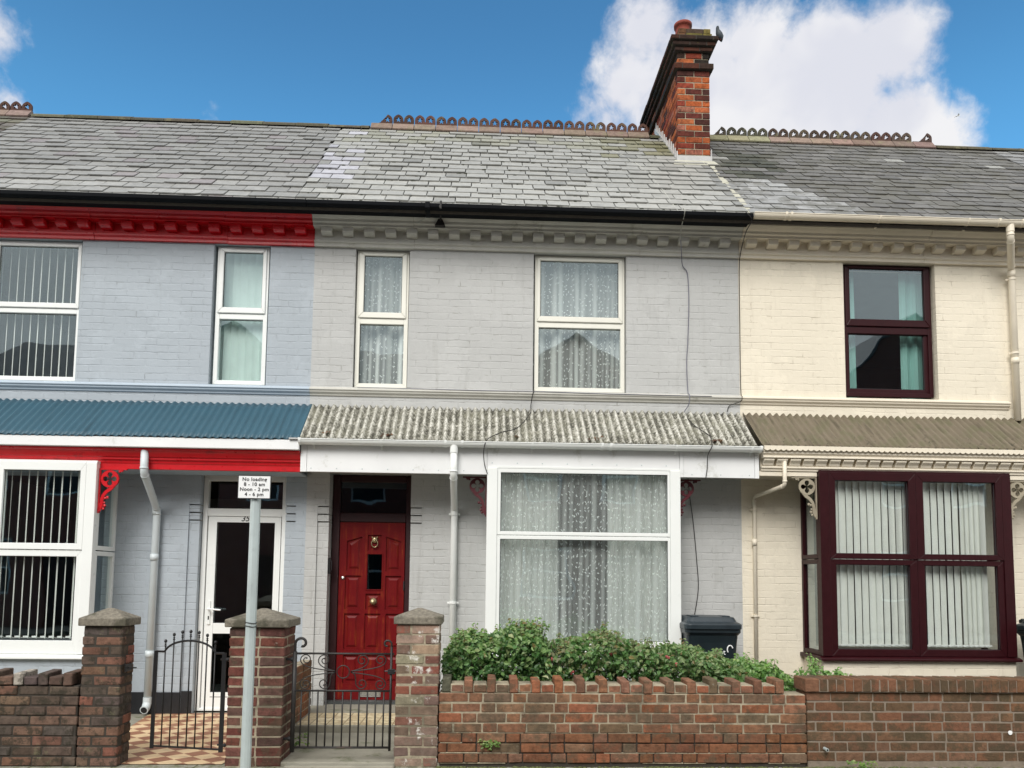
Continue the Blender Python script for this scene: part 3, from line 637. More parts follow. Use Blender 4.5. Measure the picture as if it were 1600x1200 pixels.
def cornice(house, X0, X1, mat, first, pitch=0.231):
    mb = MB(); x = X0
    segs = [X0]
    rr = random.Random(int(X0 * 10))
    while segs[-1] < X1 - 1.6: segs.append(segs[-1] + rr.uniform(1.0, 1.5))
    segs.append(X1)
    for k, (a, b) in enumerate(zip(segs, segs[1:])):
        dz = rr.uniform(-0.006, 0.006); dy = rr.uniform(-0.005, 0.003)
        mb.prism([(y + (dy if y < -0.01 else 0), z + dz) for y, z in CORN], a, b - 0.0015)
    c = mb.build('cornice', mat, house, bevel=0.003)
    db = MB(); db.prism([(-0.029, 5.155), (-0.062, 5.155), (-0.085, 5.160), (-0.108, 5.172), (-0.122, 5.172), (-0.127, 5.180), (-0.127, 5.234), (-0.029, 5.234)], first, first + 0.115)
    d0 = db.build('dentil', mat, c, bevel=0.004)
    k = 1
    while first + k * pitch + 0.115 < X1:
        copy_part(d0, c, (k * pitch, rr.uniform(-0.003, 0.003), rr.uniform(-0.003, 0.003))); k += 1
    return c
def string_course(house, X0, X1, mat):
    mb = MB(); mb.prism([(0.0, 3.488), (-0.052, 3.468), (-0.055, 3.448), (-0.042, 3.440), (-0.040, 3.425), (-0.018, 3.405), (-0.014, 3.39), (0.0, 3.385)], X0, X1)
    return mb.build('string_course', mat, house, bevel=0.003)
def halfround(X0, X1, yc, zt, r, mat, house, name='gutter', joints=(), brackets=(), outlet=None):
    mb = MB(); n = 10
    o = [(yc - r * math.cos(math.pi * k / n), zt - r * math.sin(math.pi * k / n)) for k in range(n + 1)]
    i = [(yc + (r - 0.004) * math.cos(math.pi * k / n), zt - (r - 0.004) * math.sin(math.pi * k / n)) for k in range(n + 1)]
    mb.prism(o + i, X0, X1)
    mb.tube([(X0, yc - r, zt), (X1, yc - r, zt)], 0.006, 6)
    for x in (X0, X1 - 0.004): mb.prism(o, x, x + 0.004)
    R2 = r + 0.006
    o2 = [(yc - R2 * math.cos(math.pi * k / n), zt - R2 * math.sin(math.pi * k / n)) for k in range(n + 1)]
    for x in joints: mb.prism([(yc - R2, zt + 0.012)] + o2 + [(yc + R2, zt + 0.012)], x - 0.012, x + 0.012)
    for x in brackets:
        mb.prism([(yc - R2, zt + 0.006)] + o2 + [(yc + R2, zt + 0.006)], x - 0.007, x + 0.007)
        mb.box(x - 0.007, x + 0.007, yc + r - 0.01, yc + r + 0.03, zt - r - 0.03, zt)
    if outlet: mb.tube([(outlet, yc, zt - 0.02), (outlet, yc, zt - r - 0.06)], 0.041, 14)
    return mb.build(name, mat, house, smooth=False)
def downpipe(house, pts, r, mat, clips=(), shoe=False, sockets=()):
    mb = MB(); P = []
    pts = [Vector(p) for p in pts]
    for k, p in enumerate(pts):                                            # rounded elbows
        if 0 < k < len(pts) - 1:
            a = (pts[k - 1] - p).normalized(); b = (pts[k + 1] - p).normalized(); q = 0.035
            P += [p + a * q, p + (a + b) * q * 0.28, p + b * q]
        else: P.append(p)
    mb.tube(P, r, 14)
    for k, p in enumerate(pts[1:-1], 1):
        a = (pts[k - 1] - p).normalized(); b = (pts[k + 1] - p).normalized()
        mb.tube([p + a * 0.05, p + a * 0.034], r + 0.004, 14); mb.tube([p + b * 0.034, p + b * 0.05], r + 0.004, 14)
    for z in sockets:
        p = pts[-1]; mb.tube([(p.x, p.y, z - 0.035), (p.x, p.y, z + 0.035)], r + 0.005, 14)
    f = mb.build('downpipe', mat, house, smooth=True)
    for z in clips:
        p = pts[-1]; cb = MB(); cb.tube([(p.x, p.y, z - 0.011), (p.x, p.y, z + 0.011)], r + 0.006, 14)
        cb.box(p.x - r - 0.024, p.x + r + 0.024, p.y + r * 0.3, p.y + r * 0.3 + 0.012, z - 0.010, z + 0.010)
        cb.build('pipe_clip', mat, f)
    if shoe:
        p = pts[-1]; sb = MB(); n = 16; rr = r + 0.004
        q = [(p.x, p.y, p.z + 0.08), (p.x, p.y, p.z + 0.02), (p.x, p.y - 0.03, p.z - 0.025), (p.x, p.y - 0.075, p.z - 0.04)]
        sb.tube(q, [rr, rr, rr, rr], n, 0); e = Vector(q[-1]); d = (e - Vector(q[-2])).normalized()
        sb.tube([e, e + d * 0.002], r - 0.006, n, 1)
        sb.build('pipe_shoe', [mat, M['gasket']], f)
    return f
def bracket(house, x, zt, sgn, mat, y=-0.49, s=1.0):
    """cast-iron spandrel bracket: pierced ring, curved stem, leafy foot; sgn = side it reaches to"""
    mb = MB(); X = lambda u: x + sgn * u * s
    c = (0.105, -0.105); ro = 0.088
    lo = [(c[0] + ro * math.cos(2 * math.pi * k / 32), c[1] + ro * math.sin(2 * math.pi * k / 32)) for k in range(32)]
    hole = []
    for k in range(48):
        t = 2 * math.pi * k / 48; m = abs(math.cos(2 * t)); rr = 0.014 + 0.054 * (m ** 0.55); hole.append((c[0] + rr * math.cos(t), c[1] + rr * math.sin(t)))
    ext(mb, [[(X(a) - x, b * s) for a, b in lo], [(X(a) - x, b * s) for a, b in hole]], y, y + 0.022, x, zt)
    stem = [(0.15, -0.17), (0.115, -0.205), (0.075, -0.235), (0.045, -0.275), (0.035, -0.32), (0.03, -0.37), (0.018, -0.43)]
    wd = [0.014, 0.02, 0.019, 0.017, 0.02, 0.024, 0.008]
    L = [(p[0] - w_ * 0.7, p[1] + w_ * 0.5) for p, w_ in zip(stem, wd)]; Q = [(p[0] + w_ * 0.7, p[1] - w_ * 0.5) for p, w_ in zip(stem, wd)]
    ext(mb, [[(X(a) - x, b * s) for a, b in L + Q[::-1]]], y + 0.002, y + 0.020, x, zt)
    for (a, b, q) in ((0.085, -0.292, 0.016), (0.062, -0.30, 0.014), (0.062, -0.375, 0.016), (0.058, -0.345, 0.012), (0.05, -0.405, 0.014), (0.195, -0.03, 0.014)):
        mb.ball((X(a), y + 0.011, zt + b * s), (q * s, 0.008, q * s), 8)
    mb.box(min(X(0.0), X(0.013)), max(X(0.0), X(0.013)), y - 0.001, y + 0.024, zt - 0.45 * s, zt)
    mb.box(min(X(0.013), X(0.27)), max(X(0.013), X(0.27)), y - 0.001, y + 0.024, zt - 0.014, zt)
    mb.prism([(X(0.185), zt - 0.014), (X(0.235), zt - 0.014), (X(0.225), zt - 0.034), (X(0.20), zt - 0.03)], y + 0.001, y + 0.02, axis='y')
    return mb.build('bracket', mat, house)
def bay(house, xa, xb, zsill, ztop, cols, ztr, fm, wm, side, sillm, yf=-0.52, post=0.10, aged=None, zbase=None, opener=False):
    """box bay: posts and frame, panes, side lights, sill board, painted apron. cols = glass column x ranges, ztr = (lower top, upper bottom)"""
    mb = MB(); zb0, zb1, zt0, zt1 = zsill[1], ztr[0], ztr[1], ztop[0]
    Z0, Z1 = zsill[0], ztop[1]
    mb.box(xa, xa + post, yf, yf + 0.075, Z0, Z1); mb.box(xb - post, xb, yf, yf + 0.075, Z0, Z1)
    edges = [xa + post] + [(cols[k][1] + cols[k + 1][0]) / 2 for k in range(len(cols) - 1)] + [xb - post]
    ym = yf + 0.012; zm = (zb1 + zt0) / 2
    for k, (a, b) in enumerate(cols):
        e0, e1 = edges[k] + 0.001, edges[k + 1] - 0.001
        ring(mb, e0, e1, Z0 + 0.001, zm - 0.003, (zb0 - Z0, e1 - b, zm - zb1, a - e0), ym, ym + 0.06)
        ring(mb, e0, e1, zm + 0.003, Z1 - 0.001, (zt0 - zm, e1 - b, Z1 - zt1, a - e0), ym - (0.012 if opener else 0), ym + 0.058)
        gasket(mb, a, b, zb0, zb1, ym + 0.022); gasket(mb, a, b, zt0, zt1, ym + 0.018)
    for x in edges[1:-1]: mb.box(x - 0.012, x + 0.012, ym + 0.02, ym + 0.055, Z0 + 0.01, Z1 - 0.01)
    for s_, x in (('l', xa), ('r', xb)):                                   # return frames
        x0, x1 = (x + 0.005, x + 0.055) if s_ == 'l' else (x - 0.055, x - 0.005)
        ring_x(mb, yf + 0.08, -0.004, Z0, zm - 0.005, 0.045, x0, x1); ring_x(mb, yf + 0.08, -0.004, zm + 0.005, Z1, 0.045, x0, x1)
    f = mb.build('bay_window', [fm, M['gasket']], house, bevel=0.006, seg=2)
    for a, b in cols:
        pane(f, a, b, zb0, zb1, ym + 0.026); pane(f, a, b, zt0, zt1, ym + 0.022)
    for x in (xa + 0.03, xb - 0.034):
        for z0, z1 in ((Z0 + 0.045, zm - 0.05), (zm + 0.05, Z1 - 0.045)):
            pb = MB(); pb.box(x, x + 0.004, yf + 0.125, -0.049, z0, z1); pb.build('pane', M['glass'], f)
    sb = MB(); sb.prism([(yf - 0.035, Z0 - 0.045), (yf - 0.035, Z0 - 0.022), (yf + 0.02, Z0 - 0.002), (-0.001, Z0 - 0.002), (-0.001, Z0 - 0.045)], xa - 0.03, xb + 0.03)
    sb.build('sill', sillm, f, bevel=0.004)
    ab = MB(); ab.box(xa + 0.01, xb - 0.01, yf + 0.02, -0.001, 0.0, Z0 - 0.046); ab.build('apron', wm, f)
    tb = MB(); tb.box(xa, xb, yf + 0.01, -0.001, Z1 + 0.001, Z1 + 0.02); tb.build('bay_head', fm, f)
    return f
def sheet(name, label, cat, x0, x1, z0, z1, y, mat, folds, amp, seed, group=None, flare=0.0, gather=0.0):
    """a hanging folded cloth"""
    mb = MB(); r = random.Random(seed); nx = int((x1 - x0) / 0.008); nz = 10; vs = []; uv = []
    ph = [(r.uniform(0.6, 1.5) * folds, r.uniform(0, 6.3), r.uniform(0.4, 1)) for _ in range(4)]
    al = 0; prev = None; ual = []
    for j in range(nz + 1):
        t = j / nz
        for i in range(nx + 1):
            u = i / nx; x = x0 + (x1 - x0) * u
            f = sum(a * math.sin(2 * math.pi * fr * (u + 0.012 * t * math.sin(p + 5 * u)) + p) for fr, p, a in ph) / 2.2
            f += 0.22 * math.sin(2 * math.pi * folds * 2.3 * u + ph[0][1] + t)
            k = 0.55 + 0.45 * t
            xx = x + flare * t * math.sin(6.3 * u * folds * 0.5 + ph[1][1]) * 0.02
            vs.append((xx, y + amp * f * k, z1 - (z1 - z0) * t + 0.006 * math.sin(40 * u) * (t == 1))); uv.append((x * 1.6, z1 - (z1 - z0) * t, 0))
    fs = [(j * (nx + 1) + i, j * (nx + 1) + i + 1, (j + 1) * (nx + 1) + i + 1, (j + 1) * (nx + 1) + i) for j in range(nz) for i in range(nx)]
    mb.mesh(vs, fs); mb.uv['cloth'] = uv
    return tag(mb.build(name, mat, None, smooth=True, recalc=False), label, cat, group)
def vblind(label, x0, x1, z0, z1, y, pitch, wd, angle, mat, seed, group='vertical slat blinds in the windows', closed=None):
    t = thing('vertical_blind', label, 'blind', ((x0 + x1) / 2, y, z1), group)
    hb = MB(); hb.box(x0, x1, y - 0.02, y + 0.02, z1, z1 + 0.03); hb.build('headrail', M['white_upvc'], t)
    r = random.Random(seed); sb = MB(); x = x0 + 0.03; wb = MB(); prev = None
    while x < x1 - 0.02:
        a = R(angle + r.uniform(-3, 3))
        if closed and x > closed[0]: a = R(closed[1] + r.uniform(-6, 6))
        dx, dy = math.cos(a) * wd / 2, math.sin(a) * wd / 2; n = 4; tw = r.uniform(-0.02, 0.02)
        vs = []
        for z in (z1, z0):
            for k in range(n + 1):
                q = 2 * k / n - 1; b = 0.006 * (1 - q * q); vs.append((x + dx * q - math.sin(a) * b, y + dy * q + math.cos(a) * b + (tw * 0.3 if z == z0 else 0), z))
        sb.mesh(vs, [(k, k + 1, k + n + 2, k + n + 1) for k in range(n)])
        wb.box(x - wd * 0.42 * abs(math.cos(a)) - 0.004, x + wd * 0.42 * abs(math.cos(a)) + 0.004, y - abs(dy) - 0.004, y - abs(dy) - 0.001, z0 + 0.012, z0 + 0.03)
        if prev is not None:
            wb.tube([(prev, y - 0.03, z0 + 0.03), ((prev + x) / 2, y - 0.03, z0 + 0.008), (x, y - 0.03, z0 + 0.03)], 0.0022, 4)
        prev = x; x += pitch * (0.72 if closed and x > closed[0] else 1)
    sb.build('fabric', mat, t, recalc=False); wb.build('chain', M['white_upvc'], t)
    return t

# ------------------------------------------------------------------ the terrace
def col_mid(x, s, r):
    b = r.uniform(0.285, 0.335) * (1.12 if s < 0.9 else 1.0); c = (b, b, b * 0.94)
    if x < -1.55 and 0.85 < s < 3.3 and r.random() < (0.75 if x < -1.72 + 0.25 * math.sin(s * 2) else 0.4): b = r.uniform(0.36, 0.43); c = (b * 0.98, b * 0.98, b * 1.06)
    if s > 2.7 and r.random() < 0.55: c = tuple(v * k for v, k in zip(c, (0.86, 0.86, 0.76)))
    if r.random() < 0.05: c = tuple(v * 0.72 for v in c)
    if x > 1.6 and s > 2.2 and r.random() < 0.6: c = tuple(v * k for v, k in zip(c, (0.72, 0.70, 0.5)))
    if x > 2.75: q = r.uniform(0.6, 0.95); c = tuple(v * q for v in c)
    return c
def col_blue(x, s, r):
    b = r.uniform(0.20, 0.245); c = (b, b * 1.0, b * 0.96)
    if s < 1.2: q = 1.1 + 0.35 * (1.2 - s) * r.random(); c = tuple(v * q for v in c)
    if r.random() < 0.12: c = tuple(v * k for v, k in zip(c, (0.95, 0.88, 0.92)))
    return c
def col_cream(x, s, r):
    b = r.uniform(0.11, 0.165); c = (b * 1.0, b * 0.97, b * 0.91)
    if x < 4.3 and s < 1.5 and x < 3.6 + (1.5 - s) * 0.5: b = r.uniform(0.24, 0.33); c = (b, b * 1.01, b * 1.0)
    if 3.05 < x < 3.9 and 1.55 < s < 3.0 and r.random() < 0.75: b = r.uniform(0.035, 0.08); c = (b, b * 1.02, b * 0.72)
    if r.random() < 0.012: c = (0.30, 0.30, 0.28)
    return c
def col_end(x, s, r):
    b = r.uniform(0.16, 0.27); return (b, b, b * 0.98)
def roof_part(house, X0, X1, colfn, mat, gauge=0.2, width=0.246, drop=0.05, **k):
    mb = MB(); slates(mb, X0, X1, gauge, width, colfn, drop=drop, **k); return mb.build('roof', [mat, M['dark_mortar']], house)

# ---- blue house
HB = thing('terraced_house', 'pale blue painted terraced house with red eaves, a blue corrugated canopy and a white door', 'house', (-4.2, 0, 0), 'houses of the terrace')
bx = (-1.9, -3.85)
shell(HB, -6.54, -1.83, [(-5.39, -4.325, 3.49, 5.05), (-2.92, -2.31, 3.49, 5.05), (-3.06, -1.94, 0.0, 2.56), (-5.65, -3.93, 0.75, 2.5)], M['blue_wall'], [(-3.06, -2.95, 0), (-2.05, -1.94, 0)])
rf = roof_part(HB, -6.22, -1.99, col_blue, M['lichen_slate'])
rr = random.Random(5)
plain_ridge(rf, -6.22, -1.60, rr)
cornice(HB, -6.54, -1.83, M['red_paint'], -6.42)
string_course(HB, -6.54, -1.83, M['blue_trim'])
mb = MB(); mb.prism([(-0.30, 5.318), (-0.33, 5.300), (-0.435, 5.304), (-0.470, 5.322), (-0.478, 5.362), (-0.464, 5.362), (-0.458, 5.33), (-0.31, 5.33), (-0.30, 5.34), (-0.235, 5.36), (-0.235, 5.31)], -6.54, -1.835)
mb.build('gutter', M['black_gutter'], HB, bevel=0.004)
window(HB, -5.385, -4.33, 3.505, 5.045, (-5.22, -4.39, 4.36, 4.985), (-5.30, -4.35, 3.54, 4.245), M['white_upvc'])
window(HB, -2.895, -2.335, 3.505, 5.045, (-2.82, -2.40, 4.36, 4.98), (-2.86, -2.37, 3.54, 4.23), M['white_upvc'])
corrugated(HB, -6.54, -1.80, -0.003, 3.285, -0.585, 2.812, M['corr_blue'], rr)
mb = MB(); mb.box(-6.54, -1.80, -0.575, -0.53, 2.702, 2.806); g_ = mb.build('gutter', M['white_paint'], HB, bevel=0.006)
mb = MB(); mb.box(-1.90, -1.797, -0.60, -0.50, 2.807, 2.822); mb.build('flashing', M['lead'], HB)
mb = MB(); mb.prism([(-0.54, 2.70), (-0.54, 2.682), (-0.515, 2.676), (-0.505, 2.655), (-0.485, 2.62), (-0.47, 2.612), (-0.47, 2.592), (-0.452, 2.584), (-0.448, 2.56), (-0.44, 2.552), (-0.44, 2.497), (-0.41, 2.497), (-0.41, 2.70)], -6.54, -1.802)
mb.build('fascia', M['red_paint'], HB, bevel=0.003)
mb = MB(); mb.box(-6.54, -1.835, -0.409, -0.002, 2.50, 2.515); mb.build('soffit', M['blue_trim'], HB)
bay(HB, -5.80, -3.80, (0.655, 0.785), (2.465, 2.548), [(-5.62, -4.83), (-4.70, -3.955)], (1.612, 1.735), M['white_upvc'], M['blue_wall'], None, M['white_upvc'], post=0.10, opener=True)
bracket(HB, -3.795, 2.497, 1, M['red_paint'], y=-0.47)
downpipe(HB, [(-3.345, -0.50, 2.70), (-3.345, -0.50, 2.46), (-3.37, -0.06, 2.12), (-3.375, -0.06, 0.10)], 0.038, M['pale_pipe'], clips=(), shoe=True, sockets=(2.10, 1.62, 0.62))
mb = MB(); mb.box(-3.79, -3.062, -0.014, 0.0, 0.0, 0.225); mb.box(-3.062, -2.952, -0.002, 0.24, 0.0, 0.236)
mb.build('plinth', M['black_paint'], HB, bevel=0.006)
# white door
mb = MB(); ring(mb, -2.945, -2.055, 0.02, 2.545, (0.03, 0.05, 0.09, 0.05), 0.09, 0.16); mb.box(-2.894, -2.106, 0.092, 0.158, 2.075, 2.158)
gasket(mb, -2.80, -2.10, 2.165, 2.43, 0.12)
df = mb.build('door_frame', [M['white_upvc'], M['gasket']], HB, bevel=0.005, seg=2)
pane(df, -2.80, -2.10, 2.165, 2.43, 0.125)
mb = MB(); ring(mb, -2.885, -2.115, 0.05, 2.07, (0.16, 0.065, 0.06, 0.09), 0.10, 0.15)
mb.box(-2.794, -2.181, 0.102, 0.149, 0.825, 0.935); gasket(mb, -2.795, -2.18, 0.935, 2.01, 0.115); gasket(mb, -2.795, -2.18, 0.211, 0.825, 0.115)
mb.box(-2.795, -2.181, 0.098, 0.101, 0.16, 0.166, 1)
dr = mb.build('door', [M['white_upvc'], M['gasket']], HB, bevel=0.005, seg=2)
pane(dr, -2.795, -2.18, 0.936, 2.008, 0.12); pane(dr, -2.795, -2.18, 0.212, 0.824, 0.12, 'dark_glass')
text('house_number', '35', 0.088, (-2.498, 0.098, 2.024), dr, M['ink'], shear=0.25, depth=0.002)
mb = MB(); mb.box(-2.855, -2.825, 0.088, 0.10, 0.92, 1.17); mb.tube([(-2.84, 0.09, 1.085), (-2.84, 0.04, 1.085), (-2.79, 0.035, 1.083), (-2.70, 0.035, 1.075)], 0.010, 8); mb.box(-2.847, -2.833, 0.086, 0.089, 0.97, 1.01, 1)
mb.build('handle', [M['white_upvc'], M['ink']], dr, bevel=0.002)

# ---- grey house
HG = thing('terraced_house', 'grey painted terraced house with a lichened corrugated canopy and a worn red panelled door', 'house', (0.5, 0, 0), 'houses of the terrace')
shell(HG, -1.83, 2.88, [(-1.38, -0.79, 3.49, 5.05), (0.58, 1.615, 3.49, 5.05), (-1.71, -0.60, 0.0, 2.56), (0.25, 1.93, 0.75, 2.5)], M['grey_wall'], [(-1.71, -1.59, 0), (-0.72, -0.60, 0)])
rf = roof_part(HG, -1.985, 2.90, col_mid, M['slate'])
rr = random.Random(21)
x = -1.435; kk = 0
while x < 2.25:
    ridge_tile(rf, x, 'red', rr, broken=kk == 0); x += 0.304; kk += 1
plain_ridge(rf, x - 0.152, 2.51, rr)
mb = MB(); r5 = random.Random(3)                                         # little clumps of moss in the slate joints
for k in range(170):
    xx, ss = r5.uniform(-1.9, 2.8), (r5.randint(0, 16)) * 0.2 + 0.195; q = r5.uniform(0.009, 0.022)
    mb.ball(RP(xx, ss, 0.016), (q * r5.uniform(0.8, 2.0), q, q * 0.8), 6)
tag(mb.build('roof_moss', M['moss'], rf, smooth=True), kind='stuff')
mb = MB()
for k in range(14):
    s0 = k * 0.19; e0, e1 = 2.905 + r5.uniform(-.02, .015), 2.965 + r5.uniform(-.02, .02); mb.hexa([RP(e0, s0, 0.015), RP(e1, s0, 0.015), RP(e1, s0 + 0.186, 0.015), RP(e0, s0 + 0.186, 0.015), RP(e0 + .004, s0, 0.026), RP(e1 - .004, s0, 0.026), RP(e1 - .004, s0 + 0.186, 0.026), RP(e0 + .004, s0 + 0.186, 0.026)])
mb.hexa([RP(2.45, 2.16, 0.02), RP(3.06, 2.16, 0.02), RP(3.02, 2.36, 0.022), RP(2.50, 2.36, 0.022), RP(2.45, 2.16, 0.030), RP(3.06, 2.16, 0.030), RP(3.02, 2.36, 0.032), RP(2.50, 2.36, 0.032)])
mb.build('cement_fillet', M['cement'], rf)
cornice(HG, -1.83, 2.88, M['grey_trim'], -1.745)
string_course(HG, -1.83, 2.88, M['grey_trim'])
mb = MB(); mb.prism([(-0.30, 5.318), (-0.33, 5.300), (-0.435, 5.304), (-0.470, 5.322), (-0.478, 5.362), (-0.464, 5.362), (-0.458, 5.33), (-0.31, 5.33), (-0.30, 5.34), (-0.235, 5.36), (-0.235, 5.31)], -1.834, 2.90)
mb.prism([(-0.30, 5.278), (-0.44, 5.282), (-0.48, 5.308), (-0.486, 5.372), (-0.47, 5.376), (-0.30, 5.335)], -0.60, -0.55)
mb.build('gutter', M['black_gutter'], HG, bevel=0.004)
window(HG, -1.37, -0.80, 3.505, 5.045, (-1.29, -0.875, 4.345, 4.985), (-1.325, -0.83, 3.535, 4.215), M['aged_upvc'])
window(HG, 0.60, 1.605, 3.505, 5.045, (0.66, 1.535, 4.35, 4.985), (0.625, 1.57, 3.54, 4.225), M['aged_upvc'])
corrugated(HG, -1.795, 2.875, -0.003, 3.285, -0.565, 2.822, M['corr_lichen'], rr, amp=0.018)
halfround(-1.80, 2.905, -0.575, 2.808, 0.05, M['white_upvc'], HG, joints=(-1.79, -0.335, -0.165, 1.255, 1.345, 2.89), brackets=(-1.66, -0.98, 0.545, 2.02, 2.80), outlet=-0.25)
mb = MB()
for a, b, z in ((-1.797, -1.735, 2.492), (-1.733, 0.088, 2.494), (0.09, 2.07, 2.566), (2.115, 2.855, 2.500), (2.857, 2.902, 2.498), (2.072, 2.113, 2.498)): mb.box(a, b, -0.505 - (0.004 if b - a < 0.1 else 0), -0.48, z, 2.775)
fs_ = mb.build('fascia', M['white_paint'], HG, bevel=0.002)
for k, xx in enumerate([-1.69 + 0.257 * i for i in range(7)] + [0.14 + 0.256 * i for i in range(8)] + [2.2, 2.5, 2.8]):
    zz = 2.53 if xx < 0.09 or xx > 2.07 else 2.615
    mb = MB(); mb.ball((xx, -0.506, zz), (0.0065, 0.003, 0.0065), 8); mb.build('screw', M['galv'], fs_)
for a, b in ((-1.795, 0.088), (2.072, 2.878)): mb = MB(); mb.box(a, b, -0.479, -0.002, 2.552, 2.562); mb.build('soffit', M['white_paint'], HG)
bay(HG, 0.09, 2.075, (0.69, 0.815), (2.52, 2.562), [(0.23, 1.945)], (1.842, 1.915), M['white_upvc'], M['grey_wall'], None, M['white_upvc'], post=0.105)
M['crimson'] = plain('faded_crimson_paint', (0.075, 0.003, 0.009), 0.5, 0.15)
bracket(HG, 0.088, 2.49, -1, M['crimson'], y=-0.36, s=0.92); bracket(HG, 2.082, 2.495, 1, M['crimson'], y=-0.36, s=0.92)
downpipe(HG, [(-0.25, -0.575, 2.72), (-0.25, -0.575, 2.47), (-0.25, -0.06, 2.17), (-0.25, -0.06, 0.08)], 0.036, M['white_upvc'], clips=(2.12, 1.18), sockets=(2.14,))
# red door: frame, transom light, leaf with arched top panels
mb = MB()
mb.box(-1.588, -1.505, 0.19, 0.279, 0.093, 2.555); mb.box(-0.785, -0.722, 0.19, 0.279, 0.093, 2.555)
mb.box(-1.504, -0.786, 0.195, 0.278, 2.04, 2.14); mb.box(-1.504, -0.786, 0.195, 0.278, 2.48, 2.555)
df = mb.build('door_frame', plain('dark_red_frame_paint', (0.025, 0.0025, 0.004), 0.45, 0.2), HG, bevel=0.006)
mb = MB(); mb.box(-1.504, -0.786, 0.235, 0.24, 2.141, 2.479); mb.build('transom_light', M['dark_glass'], df)
mb = MB(); mb.box(-1.60, -0.71, 0.10, 0.30, 0.093, 0.125); mb.build('threshold', plain('dark_slate_threshold', (0.06, 0.065, 0.065), 0.5), df)
X0, X1, Z0, Z1 = -1.50, -0.79, 0.128, 2.035
panels = [(-1.42, -1.255, 1.045 + 0.46, 1.88, 'l'), (-0.995, -0.83, 1.505, 1.88, 'r'), (-1.195, -1.045, 1.73, 1.90, 'c'),
          (-1.43, -1.26, 1.09, 1.455, ''), (-0.995, -0.825, 1.09, 1.455, ''), (-1.205, -1.045, 1.09, 1.26, ''),
          (-1.43, -1.265, 0.66, 1.045, ''), (-1.21, -1.04, 0.66, 1.045, ''), (-0.985, -0.82, 0.66, 1.045, ''),
          (-1.43, -1.265, 0.30, 0.60, ''), (-1.21, -1.04, 0.30, 0.60, ''), (-0.985, -0.82, 0.30, 0.60, '')]
lt = (-1.195, -1.035, 1.305, 1.69)
mb = MB(); wall_cells(mb, X0, X1, Z0, Z1, [lt] + [p[:4] for p in panels], 0.20, 0.245, 0, 0)
mb.box(X0, X0 + 0.002, 0.20, 0.245, Z0, Z1); mb.box(X1 - 0.002, X1, 0.20, 0.245, Z0, Z1)
for a, b, c, d, k in panels:                                               # sunk moulding and raised field
    mb.face([(a, 0.218, c), (b, 0.218, c), (b, 0.218, d), (a, 0.218, d)])
    q = 0.026; i0, i1, i2, i3 = a + q, b - q, c + q, d - q; e = 0.045
    tl = i3 - (0.05 if k == 'l' else 0); tr = i3 - (0.05 if k == 'r' else 0)
    O = [(i0, 0.2175, i2), (i1, 0.2175, i2), (i1, 0.2175, tr), (i0, 0.2175, tl)]; n_ = 0.022
    I = [(i0 + n_, 0.204, i2 + n_), (i1 - n_, 0.204, i2 + n_), (i1 - n_, 0.204, tr - n_), (i0 + n_, 0.204, tl - n_)]
    mb.mesh(O + I, [(4, 5, 6, 7), (0, 1, 5, 4), (1, 2, 6, 5), (2, 3, 7, 6), (3, 0, 4, 7)])
    if k in 'lr' and k:                                                    # infill that slopes the panel head
        if k == 'l': mb.prism([(a - 0.001, d + 0.001), (b, d + 0.001), (a - 0.001, d - 0.05)], 0.201, 0.219, axis='y')
        else: mb.prism([(b + 0.001, d + 0.001), (a, d + 0.001), (b + 0.001, d - 0.05)], 0.201, 0.219, axis='y')
dr = mb.build('door', M['door_red'], HG, recalc=False)
mb = MB(); mb.box(lt[0], lt[1], 0.224, 0.229, lt[2], lt[3]); mb.build('door_light', M['dark_glass'], dr)
mb = MB(); ring(mb, lt[0] - 0.012, lt[1] + 0.012, lt[2] - 0.012, lt[3] + 0.012, 0.014, 0.193, 0.222); mb.build('beading', M['door_red'], dr, bevel=0.003)
mb = MB()                                                                 # lion-mask style knocker
mb.ball((-1.12, 0.196, 1.845), (0.032, 0.02, 0.036), 12); mb.ball((-1.12, 0.182, 1.832), (0.013, 0.014, 0.013), 8); mb.ball((-1.145, 0.19, 1.872), 0.011, 8); mb.ball((-1.095, 0.19, 1.872), 0.011, 8)
mb.tube([(-1.12 + 0.034 * math.cos(t), 0.186, 1.805 + 0.04 * math.sin(t)) for t in [2 * math.pi * k / 16 for k in range(16)]], 0.006, 6, closed=True)
mb.build('knocker', M['brass'], dr, smooth=True)
mb = MB(); P = [(0.036, 0.0), (0.038, 0.006), (0.026, 0.010), (0.014, 0.02), (0.014, 0.035), (0.027, 0.045), (0.029, 0.055), (0.02, 0.066), (0.0, 0.068)]
vs = MB(); vs.lathe(P, (0, 0, 0), 18); mb.mesh([(-1.12 + p[0], 0.205 - p[2], 1.178 + p[1]) for p in vs.v], vs.f); mb.build('door_knob', M['brass'], dr, smooth=True)
mb = MB(); vs = MB(); vs.lathe([(0.02, 0), (0.02, 0.008), (0.012, 0.014), (0.0, 0.015)], (0, 0, 0), 14); mb.mesh([(-1.455, 0.20, 1.43)[0:1][0] + p[0] if 0 else (-1.455 + p[0], 0.20 - p[2], 1.43 + p[1]) for p in vs.v], vs.f); mb.build('door_lock', M['chrome'], dr, smooth=True)
mb = MB(); ring(mb, -1.235, -1.015, 0.155, 0.225, 0.012, 0.192, 0.202); mb.box(-1.222, -1.028, 0.196, 0.203, 0.168, 0.212); mb.build('letter_box', M['chrome'], dr, bevel=0.003)
mb = MB(); mb.box(-0.80, -0.785, 0.182, 0.20, 1.30, 1.40); mb.build('hinge', M['black_iron'], dr, bevel=0.002)
